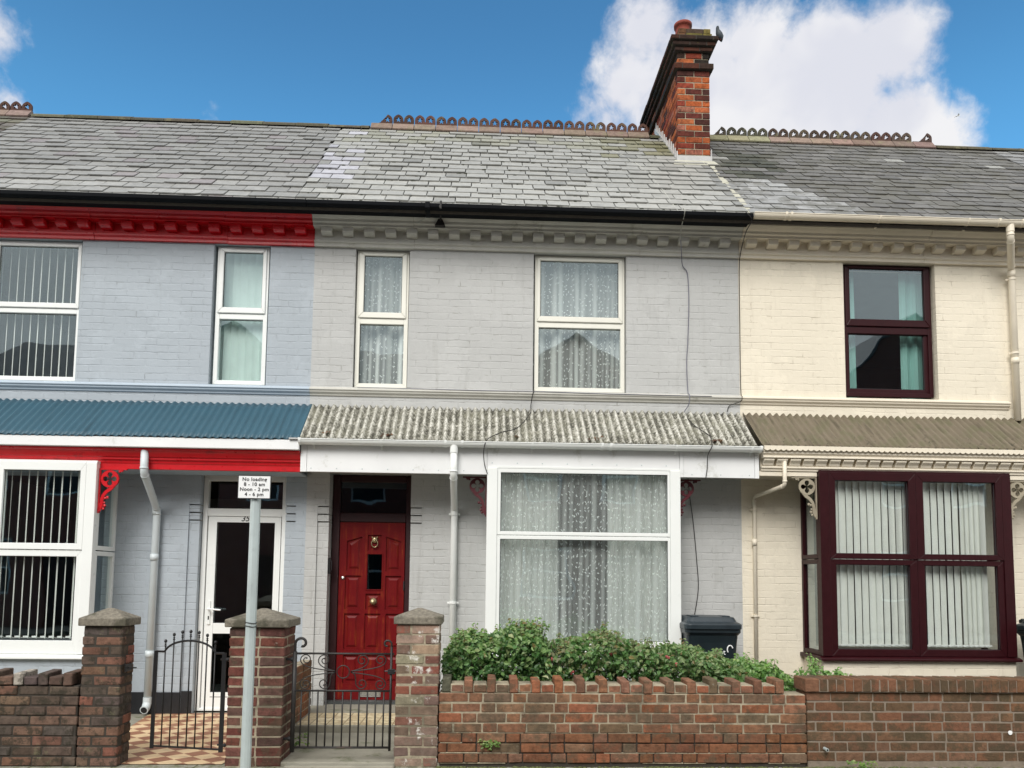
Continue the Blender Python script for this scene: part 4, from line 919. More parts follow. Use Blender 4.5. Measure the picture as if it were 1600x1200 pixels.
mb = MB(); mb.box(-1.588, -1.568, 0.05, 0.11, 1.47, 1.64, 0); mb.tube([(-1.565, 0.03, 1.62), (-1.55, 0.03, 1.60), (-1.55, 0.03, 1.51), (-1.565, 0.03, 1.49)], 0.005, 6, 0)
mb.build('key_safe', M['black_iron'], HG, bevel=0.006)

# ---- chimney (on the party line between grey and cream)
def brick_rect(mb, x0, x1, y0, y1, z, h, pal, r, j=0.010, offs=0, jy=0.003, L=0.225, W=0.1):
    """one course round a rectangular stack: bricks on all four faces"""
    def run(a, b, fn):
        p = a; first = True
        while p < b - 0.005:
            l = (L if not first or not offs else L / 2 - 0.005); l = min(l, b - p)
            if b - (p + l) < 0.05: l = b - p
            fn(p + (j / 2 if p > a else 0), p + l - (j / 2 if p + l < b - 1e-6 else 0)); p += l; first = False
    zz0, zz1 = z + j / 2, z + h - j / 2
    run(x0, x1, lambda a, b: mb.box(a, b, y0 + r.uniform(-jy, jy), y0 + W, zz0 + r.uniform(-.001, .001), zz1 + r.uniform(-.001, .001), 0, jit(r.choice(pal), 0.18, r)))
    run(x0, x1, lambda a, b: mb.box(a, b, y1 - W, y1 + r.uniform(-jy, jy), zz0, zz1, 0, jit(r.choice(pal), 0.18, r)))
    if y1 - y0 > 2 * W + 0.05:
        run(y0 + W + j, y1 - W - j, lambda a, b: mb.box(x0 + r.uniform(-jy, jy), x0 + W, a, b, zz0, zz1, 0, jit(r.choice(pal), 0.18, r)))
        run(y0 + W + j, y1 - W - j, lambda a, b: mb.box(x1 - W, x1 + r.uniform(-jy, jy), a, b, zz0, zz1, 0, jit(r.choice(pal), 0.18, r)))
r6 = random.Random(66)
PC = [(0.34, 0.088, 0.028), (0.37, 0.105, 0.04), (0.28, 0.07, 0.026), (0.32, 0.125, 0.08), (0.11, 0.028, 0.02), (0.22, 0.045, 0.025), (0.36, 0.10, 0.034), (0.07, 0.025, 0.02)]
PS = [(0.035, 0.020, 0.015), (0.05, 0.022, 0.014), (0.022, 0.017, 0.014), (0.07, 0.026, 0.016)]
mb = MB(); cx0, cx1, cy0, cy1 = 2.553, 2.985, 1.36, 3.22; hc = 0.0835
z = 6.93; k = 0
while z < 8.14: brick_rect(mb, cx0, cx1, cy0, cy1, z, hc, PC, r6, offs=k % 2); z += hc; k += 1
mb.box(cx0 + 0.006, cx1 - 0.006, cy0 + 0.006, cy1 - 0.006, 6.7, z, 1)
zb = z
brick_rect(mb, cx0 - 0.045, cx1 + 0.045, cy0 - 0.045, cy1 + 0.045, zb, hc, PS, r6, offs=1); mb.box(cx0 - 0.04, cx1 + 0.04, cy0 - 0.04, cy1 + 0.04, zb + 0.004, zb + hc, 2)
z = zb + hc
for k in range(2): brick_rect(mb, cx0 + 0.004, cx1 - 0.004, cy0 + 0.004, cy1, z, hc, PC + PS, r6, offs=k % 2); mb.box(cx0 + 0.01, cx1 - 0.01, cy0 + 0.01, cy1 - 0.01, z, z + hc, 1); z += hc
for o in (0.035, 0.068, 0.098):
    h_ = 0.062; brick_rect(mb, cx0 - o, cx1 + o, cy0 - o, cy1 + o, z, h_, PS, r6, offs=int(o * 100) % 2); mb.box(cx0 - o + 0.005, cx1 + o - 0.005, cy0 - o + 0.005, cy1 + o - 0.005, z + 0.003, z + h_, 2); z += h_
ztop = z
for o, h_ in ((0.06, 0.04), (0.035, 0.045), (0.02, 0.075)):
    brick_rect(mb, cx0 - o + 0.045, cx1 + o, cy0 - o + 0.02, cy1 + o - 0.1, z, h_, [(0.15, 0.12, 0.035), (0.12, 0.06, 0.03), (0.07, 0.05, 0.035)], r6, offs=1); mb.box(cx0 - o + 0.055, cx1 + o - 0.01, cy0 - o + 0.03, cy1 + o - 0.11, z, z + h_, 2); z += h_
ch = mb.build('chimney', [M['chimney_brick'], M['mortar'], M['dark_mortar']], HG, bevel=0.004)
me = ch.data; me.materials.append(M['sooty_brick'])
for p in me.polygons:
    if p.material_index == 0 and p.center.z > zb and not (zb + hc < p.center.z < zb + 3 * hc): p.material_index = 3
mb = MB(); mb.lathe([(0.125, -0.35), (0.12, 0.0), (0.105, 0.16), (0.103, 0.24), (0.122, 0.245), (0.124, 0.285), (0.110, 0.295), (0.095, 0.29), (0.09, 0.2), (0.0, 0.19)], (2.73, 1.72, z + 0.015), 24)
mb.build('chimney_pot', M['terracotta'], ch, smooth=True)
mb = MB(); zz = 6.9; n = 13                                               # stepped lead flashing up the left cheek
for k in range(n):
    y0 = 1.33 + k * 0.100; zr = EZ + 0.9 * (y0 - EY); e = 0.105; hh = 0.15 + r6.uniform(-0.03, 0.03)
    mb.prism([(y0, zr - 0.02), (y0 + e, zr - 0.02 + 0.9 * e), (y0 + e, zr + 0.055 + 0.9 * e), (y0 + 0.045, zr + 0.10), (y0 + 0.02, zr + hh + 0.03), (y0, zr + 0.05)], 2.534, 2.5495)
mb.box(2.54, 3.0, 1.325, 1.355, 6.86, 6.985)
mb.box(2.988, 3.0, 1.33, 1.8, 6.9, 7.08)
mb.build('flashing', M['lead'], ch)

# ---- cream house
HC = thing('terraced_house', 'cream painted terraced house with maroon window frames and a brown corrugated canopy', 'house', (5.2, 0, 0), 'houses of the terrace')
shell(HC, 2.88, 7.58, [(4.08, 5.14, 3.49, 5.05), (3.68, 5.42, 0.75, 2.5), (6.3, 7.0, 3.49, 5.05)], M['cream_wall'])
rf = roof_part(HC, 2.905, 7.36, col_cream, M['old_slate'], gauge=0.178, width=0.25, drop=0.14, lift=0.015)
rr = random.Random(8); x = 3.20 + 0.152
kinds = ['green', 'green', 'green', 'dark', 'dark', 'dark', 'dark', 'dark', 'red', 'dark', 'dark', 'red']
plain_ridge(rf, 3.0, 3.21, rr)
for kk in range(11):
    ridge_tile(rf, x, kinds[kk], rr, broken=kk in (0, 10)); x += 0.304
plain_ridge(rf, x - 0.152, 7.36, rr)
cornice(HC, 2.881, 7.58, M['cream_trim'], 2.945, pitch=0.238)
string_course(HC, 2.881, 5.935, M['cream_trim'])
halfround(2.905, 7.58, -0.435, 5.368, 0.053, M['cream_trim'], HC, joints=(3.255, 3.31, 5.60, 5.86), brackets=(4.28, 5.26, 6.3), outlet=5.74)
downpipe(HC, [(5.74, -0.435, 5.30), (5.74, -0.435, 5.18), (5.985, -0.075, 4.99), (5.985, -0.075, 3.25)], 0.036, M['cream_trim'], clips=(4.87, 4.02), sockets=(4.93, 3.93))
window(HC, 4.10, 5.12, 3.525, 5.045, (4.175, 5.035, 4.41, 5.0), (4.165, 5.03, 3.615, 4.245), M['maroon'], y=0.06)
corrugated(HC, 2.905, 7.58, -0.003, 3.285, -0.585, 2.832, M['corr_brown'], rr, sheets=0.75, amp=0.016)
mb = MB(); prev = None; x = 2.93; top_ = 2.832; xs_ = []
while x < 7.5:
    pts = [(x + 0.057 * q / 6, 2.795 - 0.014 * math.sin(math.pi * q / 6)) for q in range(7)]
    mb.prism([(x + 0.057, top_), (x, top_)] + pts, -0.598, -0.575, axis='y'); x += 0.0572
mb.box(2.93, 7.5, -0.574, -0.56, 2.775, 2.834)
mb.build('eaves_filler', M['cream_trim'], HC)
mb = MB(); mb.prism([(-0.57, 2.775), (-0.57, 2.755), (-0.555, 2.748), (-0.55, 2.732), (-0.56, 2.728), (-0.56, 2.712), (-0.50, 2.706), (-0.465, 2.706), (-0.465, 2.632), (-0.505, 2.632), (-0.505, 2.612), (-0.49, 2.606), (-0.487, 2.583), (-0.42, 2.583), (-0.42, 2.775)], 2.93, 7.58)
f = mb.build('fascia', M['cream_trim'], HC, bevel=0.003)
db = MB(); db.prism([(-0.464, 2.636), (-0.503, 2.636), (-0.515, 2.66), (-0.535, 2.68), (-0.545, 2.69), (-0.545, 2.706), (-0.464, 2.706)], 2.945, 3.055)
d0 = db.build('dentil', M['cream_trim'], f, bevel=0.004)
for k in range(1, 24): copy_part(d0, f, (k * 0.1395, 0, 0))
for a, b in ((2.91, 3.525), (5.57, 6.6)): mb = MB(); mb.box(a, b, -0.475, -0.435, 2.532, 2.582); mb.build('trim_board', M['cream_trim'], HC, bevel=0.003)
for a, b in ((2.885, 3.525), (5.57, 7.4)): mb = MB(); mb.box(a, b, -0.434, -0.002, 2.55, 2.565); mb.build('soffit', M['cream_trim'], HC)
bay(HC, 3.53, 5.565, (0.69, 0.762), (2.495, 2.578), [(3.695, 4.47), (4.625, 5.40)], (1.625, 1.735), M['maroon'], M['cream_wall'], None, M['maroon'], post=0.10, opener=True)
gm = plain('weathered_grey_cream_iron', (0.34, 0.30, 0.22), 0.6, 0.2)
bracket(HC, 3.524, 2.53, -1, gm, y=-0.465, s=0.98); bracket(HC, 5.572, 2.53, 1, gm, y=-0.465, s=0.98)
downpipe(HC, [(3.165, -0.52, 2.72), (3.165, -0.52, 2.43), (3.015, -0.03, 2.36), (3.01, -0.03, 0.05)], 0.021, M['cream_trim'], clips=(2.22, 1.07), sockets=(1.86,))

# ---- neighbours of which only a corner of roof shows
HL = thing('terraced_house', 'terraced house at the left edge showing only mossy brown slates and a ridge tile', 'house', (-8.6, 0, 0), 'houses of the terrace')
shell(HL, -11.2, -6.541, [], M['cream_wall'])
rf = roof_part(HL, -10.9, -6.225, lambda x, s, r: jit((0.11, 0.10, 0.08), 0.35, r), M['old_slate'], drop=0.15)
ridge_tile(rf, -6.42, 'red', random.Random(3)); ridge_tile(rf, -6.724, 'red', random.Random(1)); ridge_tile(rf, -7.03, 'red', random.Random(14))
HR = thing('terraced_house', 'terraced house at the right edge showing only a strip of grey slates', 'house', (9.6, 0, 0), 'houses of the terrace')
shell(HR, 7.581, 12.3, [], M['grey_wall'])
rf = roof_part(HR, 7.365, 12.1, col_end, M['slate'])
plain_ridge(rf, 7.365, 12.0, random.Random(4))

# ------------------------------------------------------------------ garden walls, piers
def wobble(mb, r, a=0.0024):
    done = set()
    for f, mi in zip(mb.f, mb.mi):
        if mi: continue
        for i in f:
            if i in done: continue
            done.add(i); p = mb.v[i]; mb.v[i] = (p[0] + r.uniform(-a, a), p[1] + r.uniform(-a, a) * 0.5, p[2] + r.uniform(-a, a))
def brick_wall(name, label, x0, x1, y0, z0, courses, h, cells, pal, bmat, mmat, r, j=0.010, rough=0.0028, rec=0.005, skip=(), group='front garden walls', depth=0.215, pal_low=None, cap=None, low=0):
    mb = MB()
    for k in range(courses):
        z = z0 + k * h; seq = cells[k % len(cells)]; x = x0 - r.uniform(0.0, 0.05) - (0.11 if k % 2 else 0); i = 0
        while x < x1 - 0.008:
            l = seq[i % len(seq)]; i += 1; a = max(x, x0); b = min(x + l, x1); x += l
            if b - a < 0.03: continue
            if (k, i) in skip: continue
            p = pal if not (pal_low and k < 3 and r.random() < 0.7) else pal_low
            c = jit(r.choice(p), 0.16, r)
            mb.box(a + (j / 2 if a > x0 else 0), b - (j / 2 if b < x1 else 0), y0 + r.uniform(-rough, rough), y0 + depth, z + j / 2 + r.uniform(-.001, .001), z + h - j / 2 + r.uniform(-.001, .001), 0, c)
    mb.box(x0 + 0.004, x1 - 0.004, y0 + rec, y0 + depth - 0.005, z0 + low * h if low else z0 - 0.2, z0 + courses * h - 0.001, 1)
    if low:                                                               # weathered-out joints with scraps of mortar left in
        mb.box(x0 + 0.004, x1 - 0.004, y0 + 0.016, y0 + depth - 0.006, z0 - 0.2, z0 + low * h - 0.001, 2)
        for k in range(low + 1):
            x = x0 + 0.01
            while x < x1 - 0.2:
                l = r.uniform(0.05, 0.35)
                if mnoise.noise((x * 1.3, k * 5.1, 2.2)) > (-0.25 if k == low else 0.02): mb.box(x, min(x + l, x1 - 0.01), y0 + r.uniform(0.002, 0.005), y0 + 0.05, z0 + k * h - 0.006, z0 + k * h + 0.006, 1)
                x += l
    if cap: cap(mb, z0 + courses * h, r)
    wobble(mb, r)
    ob = mb.build(name, [bmat, mmat, M['dark_mortar']], None, bevel=0.006)
    return tag(ob, label, 'wall', group)
r1 = random.Random(101)
PM = [(0.23, 0.110, 0.062), (0.205, 0.103, 0.062), (0.235, 0.117, 0.070), (0.19, 0.103, 0.065), (0.225, 0.123, 0.075), (0.155, 0.104, 0.066), (0.25, 0.098, 0.052)]
def cap_mid(mb, z, r):
    x = -0.255; k = 0
    while x < 2.52:
        zt = z + 0.105 + r.uniform(-0.012, 0.012); dy = r.uniform(-0.01, 0.01); c = jit(r.choice(PM), 0.22, r)
        if r.random() < 0.12: c = (0.10, 0.10, 0.07)
        t = r.uniform(-0.004, 0.004)
        mb.hexa([(x, -2.352 + dy, z + 0.002), (x + 0.064, -2.352 + dy, z + 0.002), (x + 0.064, -2.13, z + 0.002), (x, -2.13, z + 0.002), (x + t, -2.352 + dy, zt), (x + 0.064 + t, -2.352 + dy, zt), (x + 0.064 + t, -2.13, zt + 0.004), (x + t, -2.13, zt + 0.004)], 0, c)
        if x + 0.17 < 2.5: mb.box(x + 0.073, x + 0.166, -2.348 + r.uniform(-0.004, 0.004), -2.14, z + 0.006, z + 0.062 + r.uniform(-0.004, 0.004), 0, jit(r.choice(PM), 0.2, r))
        if x + 0.17 < 2.5: mb.box(x + 0.066, x + 0.172, -2.343, -2.14, z, z + 0.067, 1)
        x += 0.1735; k += 1
MW = brick_wall('garden_wall', 'red brick front wall with a gap-toothed top course, running below the green shrubs', -0.275, 2.585, -2.35, 0.03, 7, 0.0757,
    [(0.225, 0.1125), (0.225, 0.225, 0.1125)], PM, M['brick'], M['mortar'], r1, j=0.0085, rough=0.0022, rec=0.0045, low=3, cap=cap_mid, pal_low=[(0.195, 0.085, 0.045), (0.175, 0.08, 0.046)])
PB = [(0.165, 0.085, 0.050), (0.18, 0.088, 0.050), (0.14, 0.079, 0.048), (0.18, 0.10, 0.060), (0.135, 0.083, 0.050)]
def cap_right(mb, z, r):
    x = 2.572
    first = True
    while x < 6.8:
        l = 0.215 / 2 + 0.002 if first else 0.069
        mb.box(x + 0.002, x + l - 0.002, -2.378 + r.uniform(-0.003, 0.003), -2.13, z + 0.004, z + 0.104 + r.uniform(-0.002, 0.002), 0, jit(r.choice(PB[:3]), 0.15, r)); x += l; first = False
    mb.box(2.576, 6.8, -2.373, -2.14, z, z + 0.098, 1)
brick_wall('garden_wall', 'brown brick front wall with a flat soldier-course top, below the maroon bay window', 2.592, 6.8, -2.345, 0.045, 7, 0.0765,
    [(0.225, 0.225, 0.1125), (0.225, 0.225, 0.225, 0.1125)], PB, M['brown_brick'], M['pale_mortar'], random.Random(55), j=0.008, cap=cap_right, rough=0.002, rec=0.004)
PD = [(0.13, 0.085, 0.062), (0.105, 0.075, 0.058), (0.16, 0.10, 0.07), (0.09, 0.07, 0.06), (0.18, 0.095, 0.065)]
def cap_left(mb, z, r):
    x = -3.03; sk = 0
    while x > -5.9:
        c = jit(r.choice(PD), 0.2, r)
        if r.random() < 0.2: c = (0.40, 0.36, 0.31)
        zt = z + 0.095 + r.uniform(-0.006, 0.006)
        mb.hexa([(x - 0.068, -2.355, z + 0.003), (x, -2.355, z + 0.003), (x + 0.0, -2.14, z + 0.003), (x - 0.068, -2.14, z + 0.003), (x - 0.068, -2.355, zt), (x, -2.355, zt), (x, -2.14, zt + 0.01), (x - 0.068, -2.14, zt + 0.01)], 0, c)
        mb.box(x - 0.175, x - 0.077, -2.35, -2.145, z + 0.005, z + 0.066, 0, jit(r.choice(PD), 0.25, r)); x -= 0.183
brick_wall('garden_wall', 'dark brown brick front wall with mossy lower courses and a toothed top, at the left edge', -6.0, -2.985, -2.342, 0.0, 8, 0.0745,
    [(0.225,)], PD, M['dark_brick'], M['dark_mortar'], random.Random(31), j=0.011, cap=cap_left, rec=0.008)
# low party walls between the gardens
def side_wall(label, x, y0, y1, z1, r, pal, bm):
    mb = MB(); h = 0.0757; k = 0; z = 0.0
    while z + h <= z1 + 1e-6:
        y = y0 - (0.11 if k % 2 else 0)
        while y < y1 - 0.02:
            a, b = max(y, y0), min(y + 0.225, y1); y += 0.225
            if b - a > 0.03: mb.box(x - 0.055 + r.uniform(-.004, .004), x + 0.055 + r.uniform(-.004, .004), a + 0.005, b - 0.005, z + 0.005, z + h - 0.005, 0, jit(r.choice(pal), 0.22, r))
        z += h; k += 1
    mb.box(x - 0.049, x + 0.049, y0 + 0.006, y1 - 0.006, -0.05, z - 0.004, 1)
    return tag(mb.build('garden_wall', [bm, M['mortar']], None, bevel=0.004), label, 'wall', 'low walls between the gardens')
side_wall('low brick party wall seen through the scrolled gate, running back to the grey house', -1.70, -2.0, -0.35, 0.66, random.Random(6), PM, M['brick'])
side_wall('low stepped brick party wall half hidden in leaves beside the cream house', 2.80, -2.1, -0.5, 0.62, random.Random(9), PM, M['brown_brick'])

def pier(label, x0, x1, y0, y1, z1, zc, pal, bm, mm, r, mode, over=0.035, h=0.0752, zb=0.0, patt=((0.225, 0.1), (0.1, 0.225))):
    t = thing('gate_pillar', label, 'gate pillar', ((x0 + x1) / 2, (y0 + y1) / 2, 0), 'brick gate pillars')
    mb = MB(); n = int(round((z1 - zb) / h)); h = (z1 - zb) / n; j = 0.010
    for k in range(n):
        z = zb + k * h; W = x1 - x0; Dp = y1 - y0
        fr = mode[k % len(mode)]; xs = [0] + list(fr) + [1]; m = len(xs) - 1
        ys = [0, 0.5, 1] if k % 2 else [0, 0.34, 1]
        for a, b in zip(xs, xs[1:]):
            for c, d in zip(ys, ys[1:]):
                ja = j / 2 if a > 0 else r.uniform(-.003, .003); jb = j / 2 if b < 1 else r.uniform(-.003, .003)
                jc = j / 2 if c > 0 else r.uniform(-.003, .003); jd = j / 2 if d < 1 else 0
                mb.box(x0 + a * W + ja, x0 + b * W - jb, y0 + c * Dp + jc, y0 + d * Dp - jd, z + j / 2 + r.uniform(-.0012, .0012), z + h - j / 2 + r.uniform(-.0012, .0012), 0, jit(r.choice(pal), 0.2, r))
    mb.box(x0 + 0.004, x1 - 0.004, y0 + 0.004, y1 - 0.004, zb - 0.1, z1, 1)
    wobble(mb, r, 0.003)
    mb.build('shaft', [bm, mm], t, bevel=0.006)
    cb = MB(); o = over; a0, a1, b0, b1 = x0 - o, x1 + o, y0 - o, y1 + o; mx, my = (x0 + x1) / 2, (y0 + y1) / 2; ze = z1 + 0.058
    N = 10; vs = []; fs = []
    cb.mesh([(a0, b0, z1 + 0.001), (a1, b0, z1 + 0.001), (a1, b1, z1 + 0.001), (a0, b1, z1 + 0.001), (a0, b0, ze), (a1, b0, ze), (a1, b1, ze), (a0, b1, ze), (mx - 0.015, my, zc), (mx + 0.015, my, zc)],
            [(0, 3, 2, 1), (0, 1, 5, 4), (1, 2, 6, 5), (2, 3, 7, 6), (3, 0, 4, 7), (4, 5, 9, 8), (5, 6, 9), (6, 7, 8, 9), (7, 4, 8)])
    cb.build('cap', M['concrete_cap'], t, bevel=0.007, seg=2)
    return t
PR = [(0.125, 0.060, 0.048), (0.14, 0.062, 0.048), (0.15, 0.054, 0.042), (0.115, 0.066, 0.054), (0.135, 0.06, 0.047)]
PX = [(0.21, 0.10, 0.075), (0.19, 0.125, 0.10), (0.23, 0.085, 0.06), (0.17, 0.12, 0.09), (0.32, 0.23, 0.17), (0.26, 0.22, 0.16)]
pier('dark brown brick gate pillar with a pyramid cap, left of the arched gate', -2.97, -2.675, -2.352, -2.13, 1.045, 1.18, PD + [(0.24, 0.10, 0.07)], M['dark_brick'], M['dark_mortar'], random.Random(12), [(0.31,), (0.62,), (0.35,), (0.68,)], over=0.03)
pier('dark red brick gate pillar behind the sign post, with a pyramid cap', -1.875, -1.46, -2.352, -2.0, 1.045, 1.185, PR, M['brick'], M['mortar'], random.Random(17), [(0.27, 0.55), (0.53,)], over=0.034)
pier('crumbling white-stained brick gate pillar right of the scrolled gate', -0.61, -0.282, -2.354, -2.03, 1.078, 1.20, PX, M['white_stained_brick'], M['mortar'], random.Random(23), [(0.66,), (0.34,)], over=0.022)
# small ironmongery on pillar
mb = MB(); mb.box(-2.659, -2.652, -2.33, -2.20, 0.70, 0.755); mb.box(-2.653, -2.59, -2.29, -2.275, 0.722, 0.732)
tag(mb.build('gate_catch', M['black_iron'], None, bevel=0.002), 'small black iron gate catch on the side of the dark brown pillar', 'gate catch')

# ------------------------------------------------------------------ gates
GA = thing('iron_gate', 'black arched iron gate with ball finials, in front of the checkered tile path', 'gate', (-1.935, -2.22, 0), 'iron garden gates')
def gp(u, z, off=0.0):                                                    # along the gate from hinge (u = 0) to latch (u = 1)
    return (-1.945 - 0.575 * u + off * 0.24, -2.235 + 0.14 * u + off, z)
mb = MB(); zt = 0.835; zb = 0.105
for u, r_2 in ((0.0, 0.016), (1.0, 0.014)): mb.box(gp(u, 0)[0] - r_2, gp(u, 0)[0] + r_2, gp(u, 0)[1] - 0.006, gp(u, 0)[1] + 0.006, zb - 0.02, zt + 0.004)
mb.tube([gp(0.01, zb), gp(0.99, zb)], 0.008, 6)
us = [0.135 + 0.73 * k / 6 for k in range(7)]
def arc(u):
    q = (u - 0.5) / 0.375; return zt if abs(q) >= 1 else zt + 0.118 * math.sqrt(max(0, 1 - q * q * 0.94)) - 0.028
pts = [gp(0.0, zt), gp(0.12, zt)] + [gp(0.128 + 0.744 * k / 20, arc(0.128 + 0.744 * k / 20)) for k in range(21)] + [gp(0.88, zt), gp(1.0, zt)]
mb.tube(pts, 0.0085, 6); mb.build('frame', M['black_iron'], GA)
for u in us:
    b = MB(); top = arc(u) + 0.055 + (0.0 if arc(u) > zt + 0.03 else 0.0)
    b.tube([gp(u, zb), gp(u, top)], 0.0058, 6); p = gp(u, top + 0.016); b.ball(p, (0.0125, 0.0125, 0.015), 10); b.ball(gp(u, top - 0.008), (0.009, 0.009, 0.007), 8); b.ball(gp(u, top - 0.022), (0.0105, 0.0105, 0.006), 8)
    b.build('bar', M['black_iron'], GA, smooth=True)
for z in (0.14, 0.79):
    b = MB(); b.tube([gp(-0.06, z), gp(0.05, z)], 0.007, 6); b.ball(gp(-0.055, z), 0.016, 8); b.build('hinge', M['black_iron'], GA)

GB = thing('iron_gate', 'rusty black iron gate with scrolls and a central ring, in front of the red door', 'gate', (-1.02, -2.30, 0), 'iron garden gates')
yg = -2.29; xl, xr = -1.392, -0.652
mb = MB(); mb.tube([(xl, yg, 0.10), (xl, yg, 0.86)], 0.0175, 8); mb.tube([(xr, yg, 0.11), (xr, yg, 0.90)], 0.010, 8)
for z in (0.845, 0.562, 0.135): mb.tube([(xl, yg, z), (xr + (0.02 if z > 0.8 else 0), yg, z)], 0.0078 if z > 0.2 else 0.009, 6)
mb.build('frame', M['rusty_iron'], GB, smooth=True)
for k in range(11):
    x = xl + 0.057 + (xr - xl - 0.11) * k / 10; b = MB(); b.tube([(x, yg, 0.135), (x + 0.002, yg, 0.562)], 0.0062, 6); b.build('bar', M['rusty_iron'], GB, smooth=True)
def spiral(cx, cz, r0, turns, a0, sgn, y=yg, taper=0.28):
    n = int(26 * turns); return [(cx + (r0 * (1 - (1 - taper) * k / n)) * math.cos(a0 + sgn * 2 * math.pi * turns * k / n), y, cz + (r0 * (1 - (1 - taper) * k / n)) * math.sin(a0 + sgn * 2 * math.pi * turns * k / n)) for k in range(n + 1)]
def bez(a, b, c, d, n=14):
    return [tuple((1 - t) ** 3 * a[i] + 3 * (1 - t) ** 2 * t * b[i] + 3 * (1 - t) * t * t * c[i] + t ** 3 * d[i] for i in range(3)) for t in [k / n for k in range(n + 1)]]
xc, zc = -1.02, 0.706
b = MB(); b.tube([(xc + 0.048 * math.cos(t), yg, zc + 0.048 * math.sin(t)) for t in [2 * math.pi * k / 28 for k in range(28)]], 0.0045, 6, closed=True); b.build('ring', M['rusty_iron'], GB, smooth=True)
for sx in (-1, 1):
    for sz in (-1, 1):
        for (dx, dz, rs) in ((0.285, 0.092, 0.043), (0.145, 0.088, 0.046)):
            cx, cz = xc + sx * dx, zc + sz * dz
            st = (xc + sx * 0.06, yg, zc + sz * 0.004)
            e0 = (cx + sx * rs * (1 if dx > 0.2 else -1) * (1 if dx > 0.2 else 1), yg, cz)
            if dx > 0.2: cv = bez(st, (xc + sx * 0.19, yg, zc + sz * 0.02), (cx + sx * rs * 1.05, yg, zc + sz * 0.03), (cx + sx * rs, yg, cz)); sp = spiral(cx, cz, rs, 1.3, 0 if sx > 0 else math.pi, 1 if (sx * sz > 0) else -1)
            else: cv = bez(st, (xc + sx * 0.10, yg, zc + sz * 0.015), (cx + (-sx if sz < 0 else sx) * rs * 1.1, yg, zc + sz * 0.035), (cx + (-sx if sz < 0 else sx) * rs, yg, cz)); q = (-sx if sz < 0 else sx); sp = spiral(cx, cz, rs, 1.25, 0 if q > 0 else math.pi, 1 if q * sz > 0 else -1)
            b = MB(); b.tube(cv + sp[1:], 0.0042, 6); b.ball(sp[-1], 0.007, 6); b.build('scroll', M['rusty_iron'], GB, smooth=True)
for x, z0, s, rs, th in ((xl, 0.86, 1, 0.050, 0.0105), (xr, 0.89, -1, 0.034, 0.008)):
    cx = x + s * rs; cz = z0 + (0.06 if s > 0 else 0.03)
    n = 30; pts = [(x, yg, z0 - 0.02), (x, yg, z0 + 0.02)] + [(cx - s * rs * (1 - 0.62 * k / n) * math.cos(1.55 * math.pi * k / n), yg, cz + rs * (1 - 0.62 * k / n) * math.sin(1.55 * math.pi * k / n)) for k in range(n + 1)]
    b = MB(); b.tube(pts, th, 8); b.build('scroll', M['rusty_iron'], GB, smooth=True)
b = MB(); b.box(xr - 0.025, xr + 0.03, yg - 0.02, yg + 0.012, 0.69, 0.73); b.tube([(xr - 0.05, yg - 0.015, 0.715), (xr + 0.045, yg - 0.015, 0.715)], 0.006, 6); b.build('latch', M['black_iron'], GB, bevel=0.003)
for z in (0.20, 0.80):
    b = MB(); b.tube([(xl - 0.065, yg, z), (xl, yg, z)], 0.010, 6); b.ball((xl - 0.02, yg, z), (0.022, 0.016, 0.02), 8); b.build('hinge', M['black_iron'], GB)

# ------------------------------------------------------------------ sign post
SP = thing('sign_post', 'galvanised steel post carrying a white no-loading plate, strapped in front of a brick pillar', 'sign', (-1.618, -2.72, 0))
mb = MB(); mb.tube([(-1.618, -2.72, 0.0), (-1.618, -2.72, 2.06)], 0.0375, 12); mb.lathe([(0.039, 0), (0.039, 0.02), (0.0, 0.024)], (-1.618, -2.72, 2.055), 12)
mb.build('pole', M['galv'], SP)
mb = MB(); mb.box(-1.732, -1.504, -2.772, -2.768, 1.995, 2.158); pl = mb.build('sign_plate', M['sign_white'], SP, bevel=0.0015)
mb = MB(); ring(mb, -1.736, -1.500, 1.991, 2.162, 0.0045, -2.7735, -2.763); mb.build('border', M['ink'], pl)
for k, (s_, x_) in enumerate((('No loading', -1.617), ('8 - 10 am', -1.617), ('Noon - 2 pm', -1.617), ('4 - 6 pm', -1.617))):
    text('lettering', s_, 0.0365, (x_, -2.7735, 2.121 - k * 0.0365), pl, M['ink'], depth=0.0006, spacing=1.08, off=0.0006)
for z in (2.03, 2.12):
    mb = MB(); mb.lathe([(0.041, 0), (0.041, 0.018), (0.038, 0.018), (0.038, 0.0)], (-1.618, -2.72, z), 14); mb.box(-1.66, -1.575, -2.766, -2.755, z, z + 0.018); mb.build('clamp', M['galv'], SP)
for z in (1.075, 1.10):
    mb = MB()
    pts = [(-1.618 + 0.041 * math.cos(t), -2.72 + 0.041 * math.sin(t), z + 0.004 * math.sin(t * 2)) for t in [2 * math.pi * k / 24 for k in range(24)]]
    mb.tube(pts, 0.0028, 5, closed=True); tag(mb.build('cable_tie', M['cable']), 'thin black tie around the galvanised sign post, the %s of two' % ('lower' if z < 1.09 else 'upper'), 'cable tie', 'ties around the sign post')

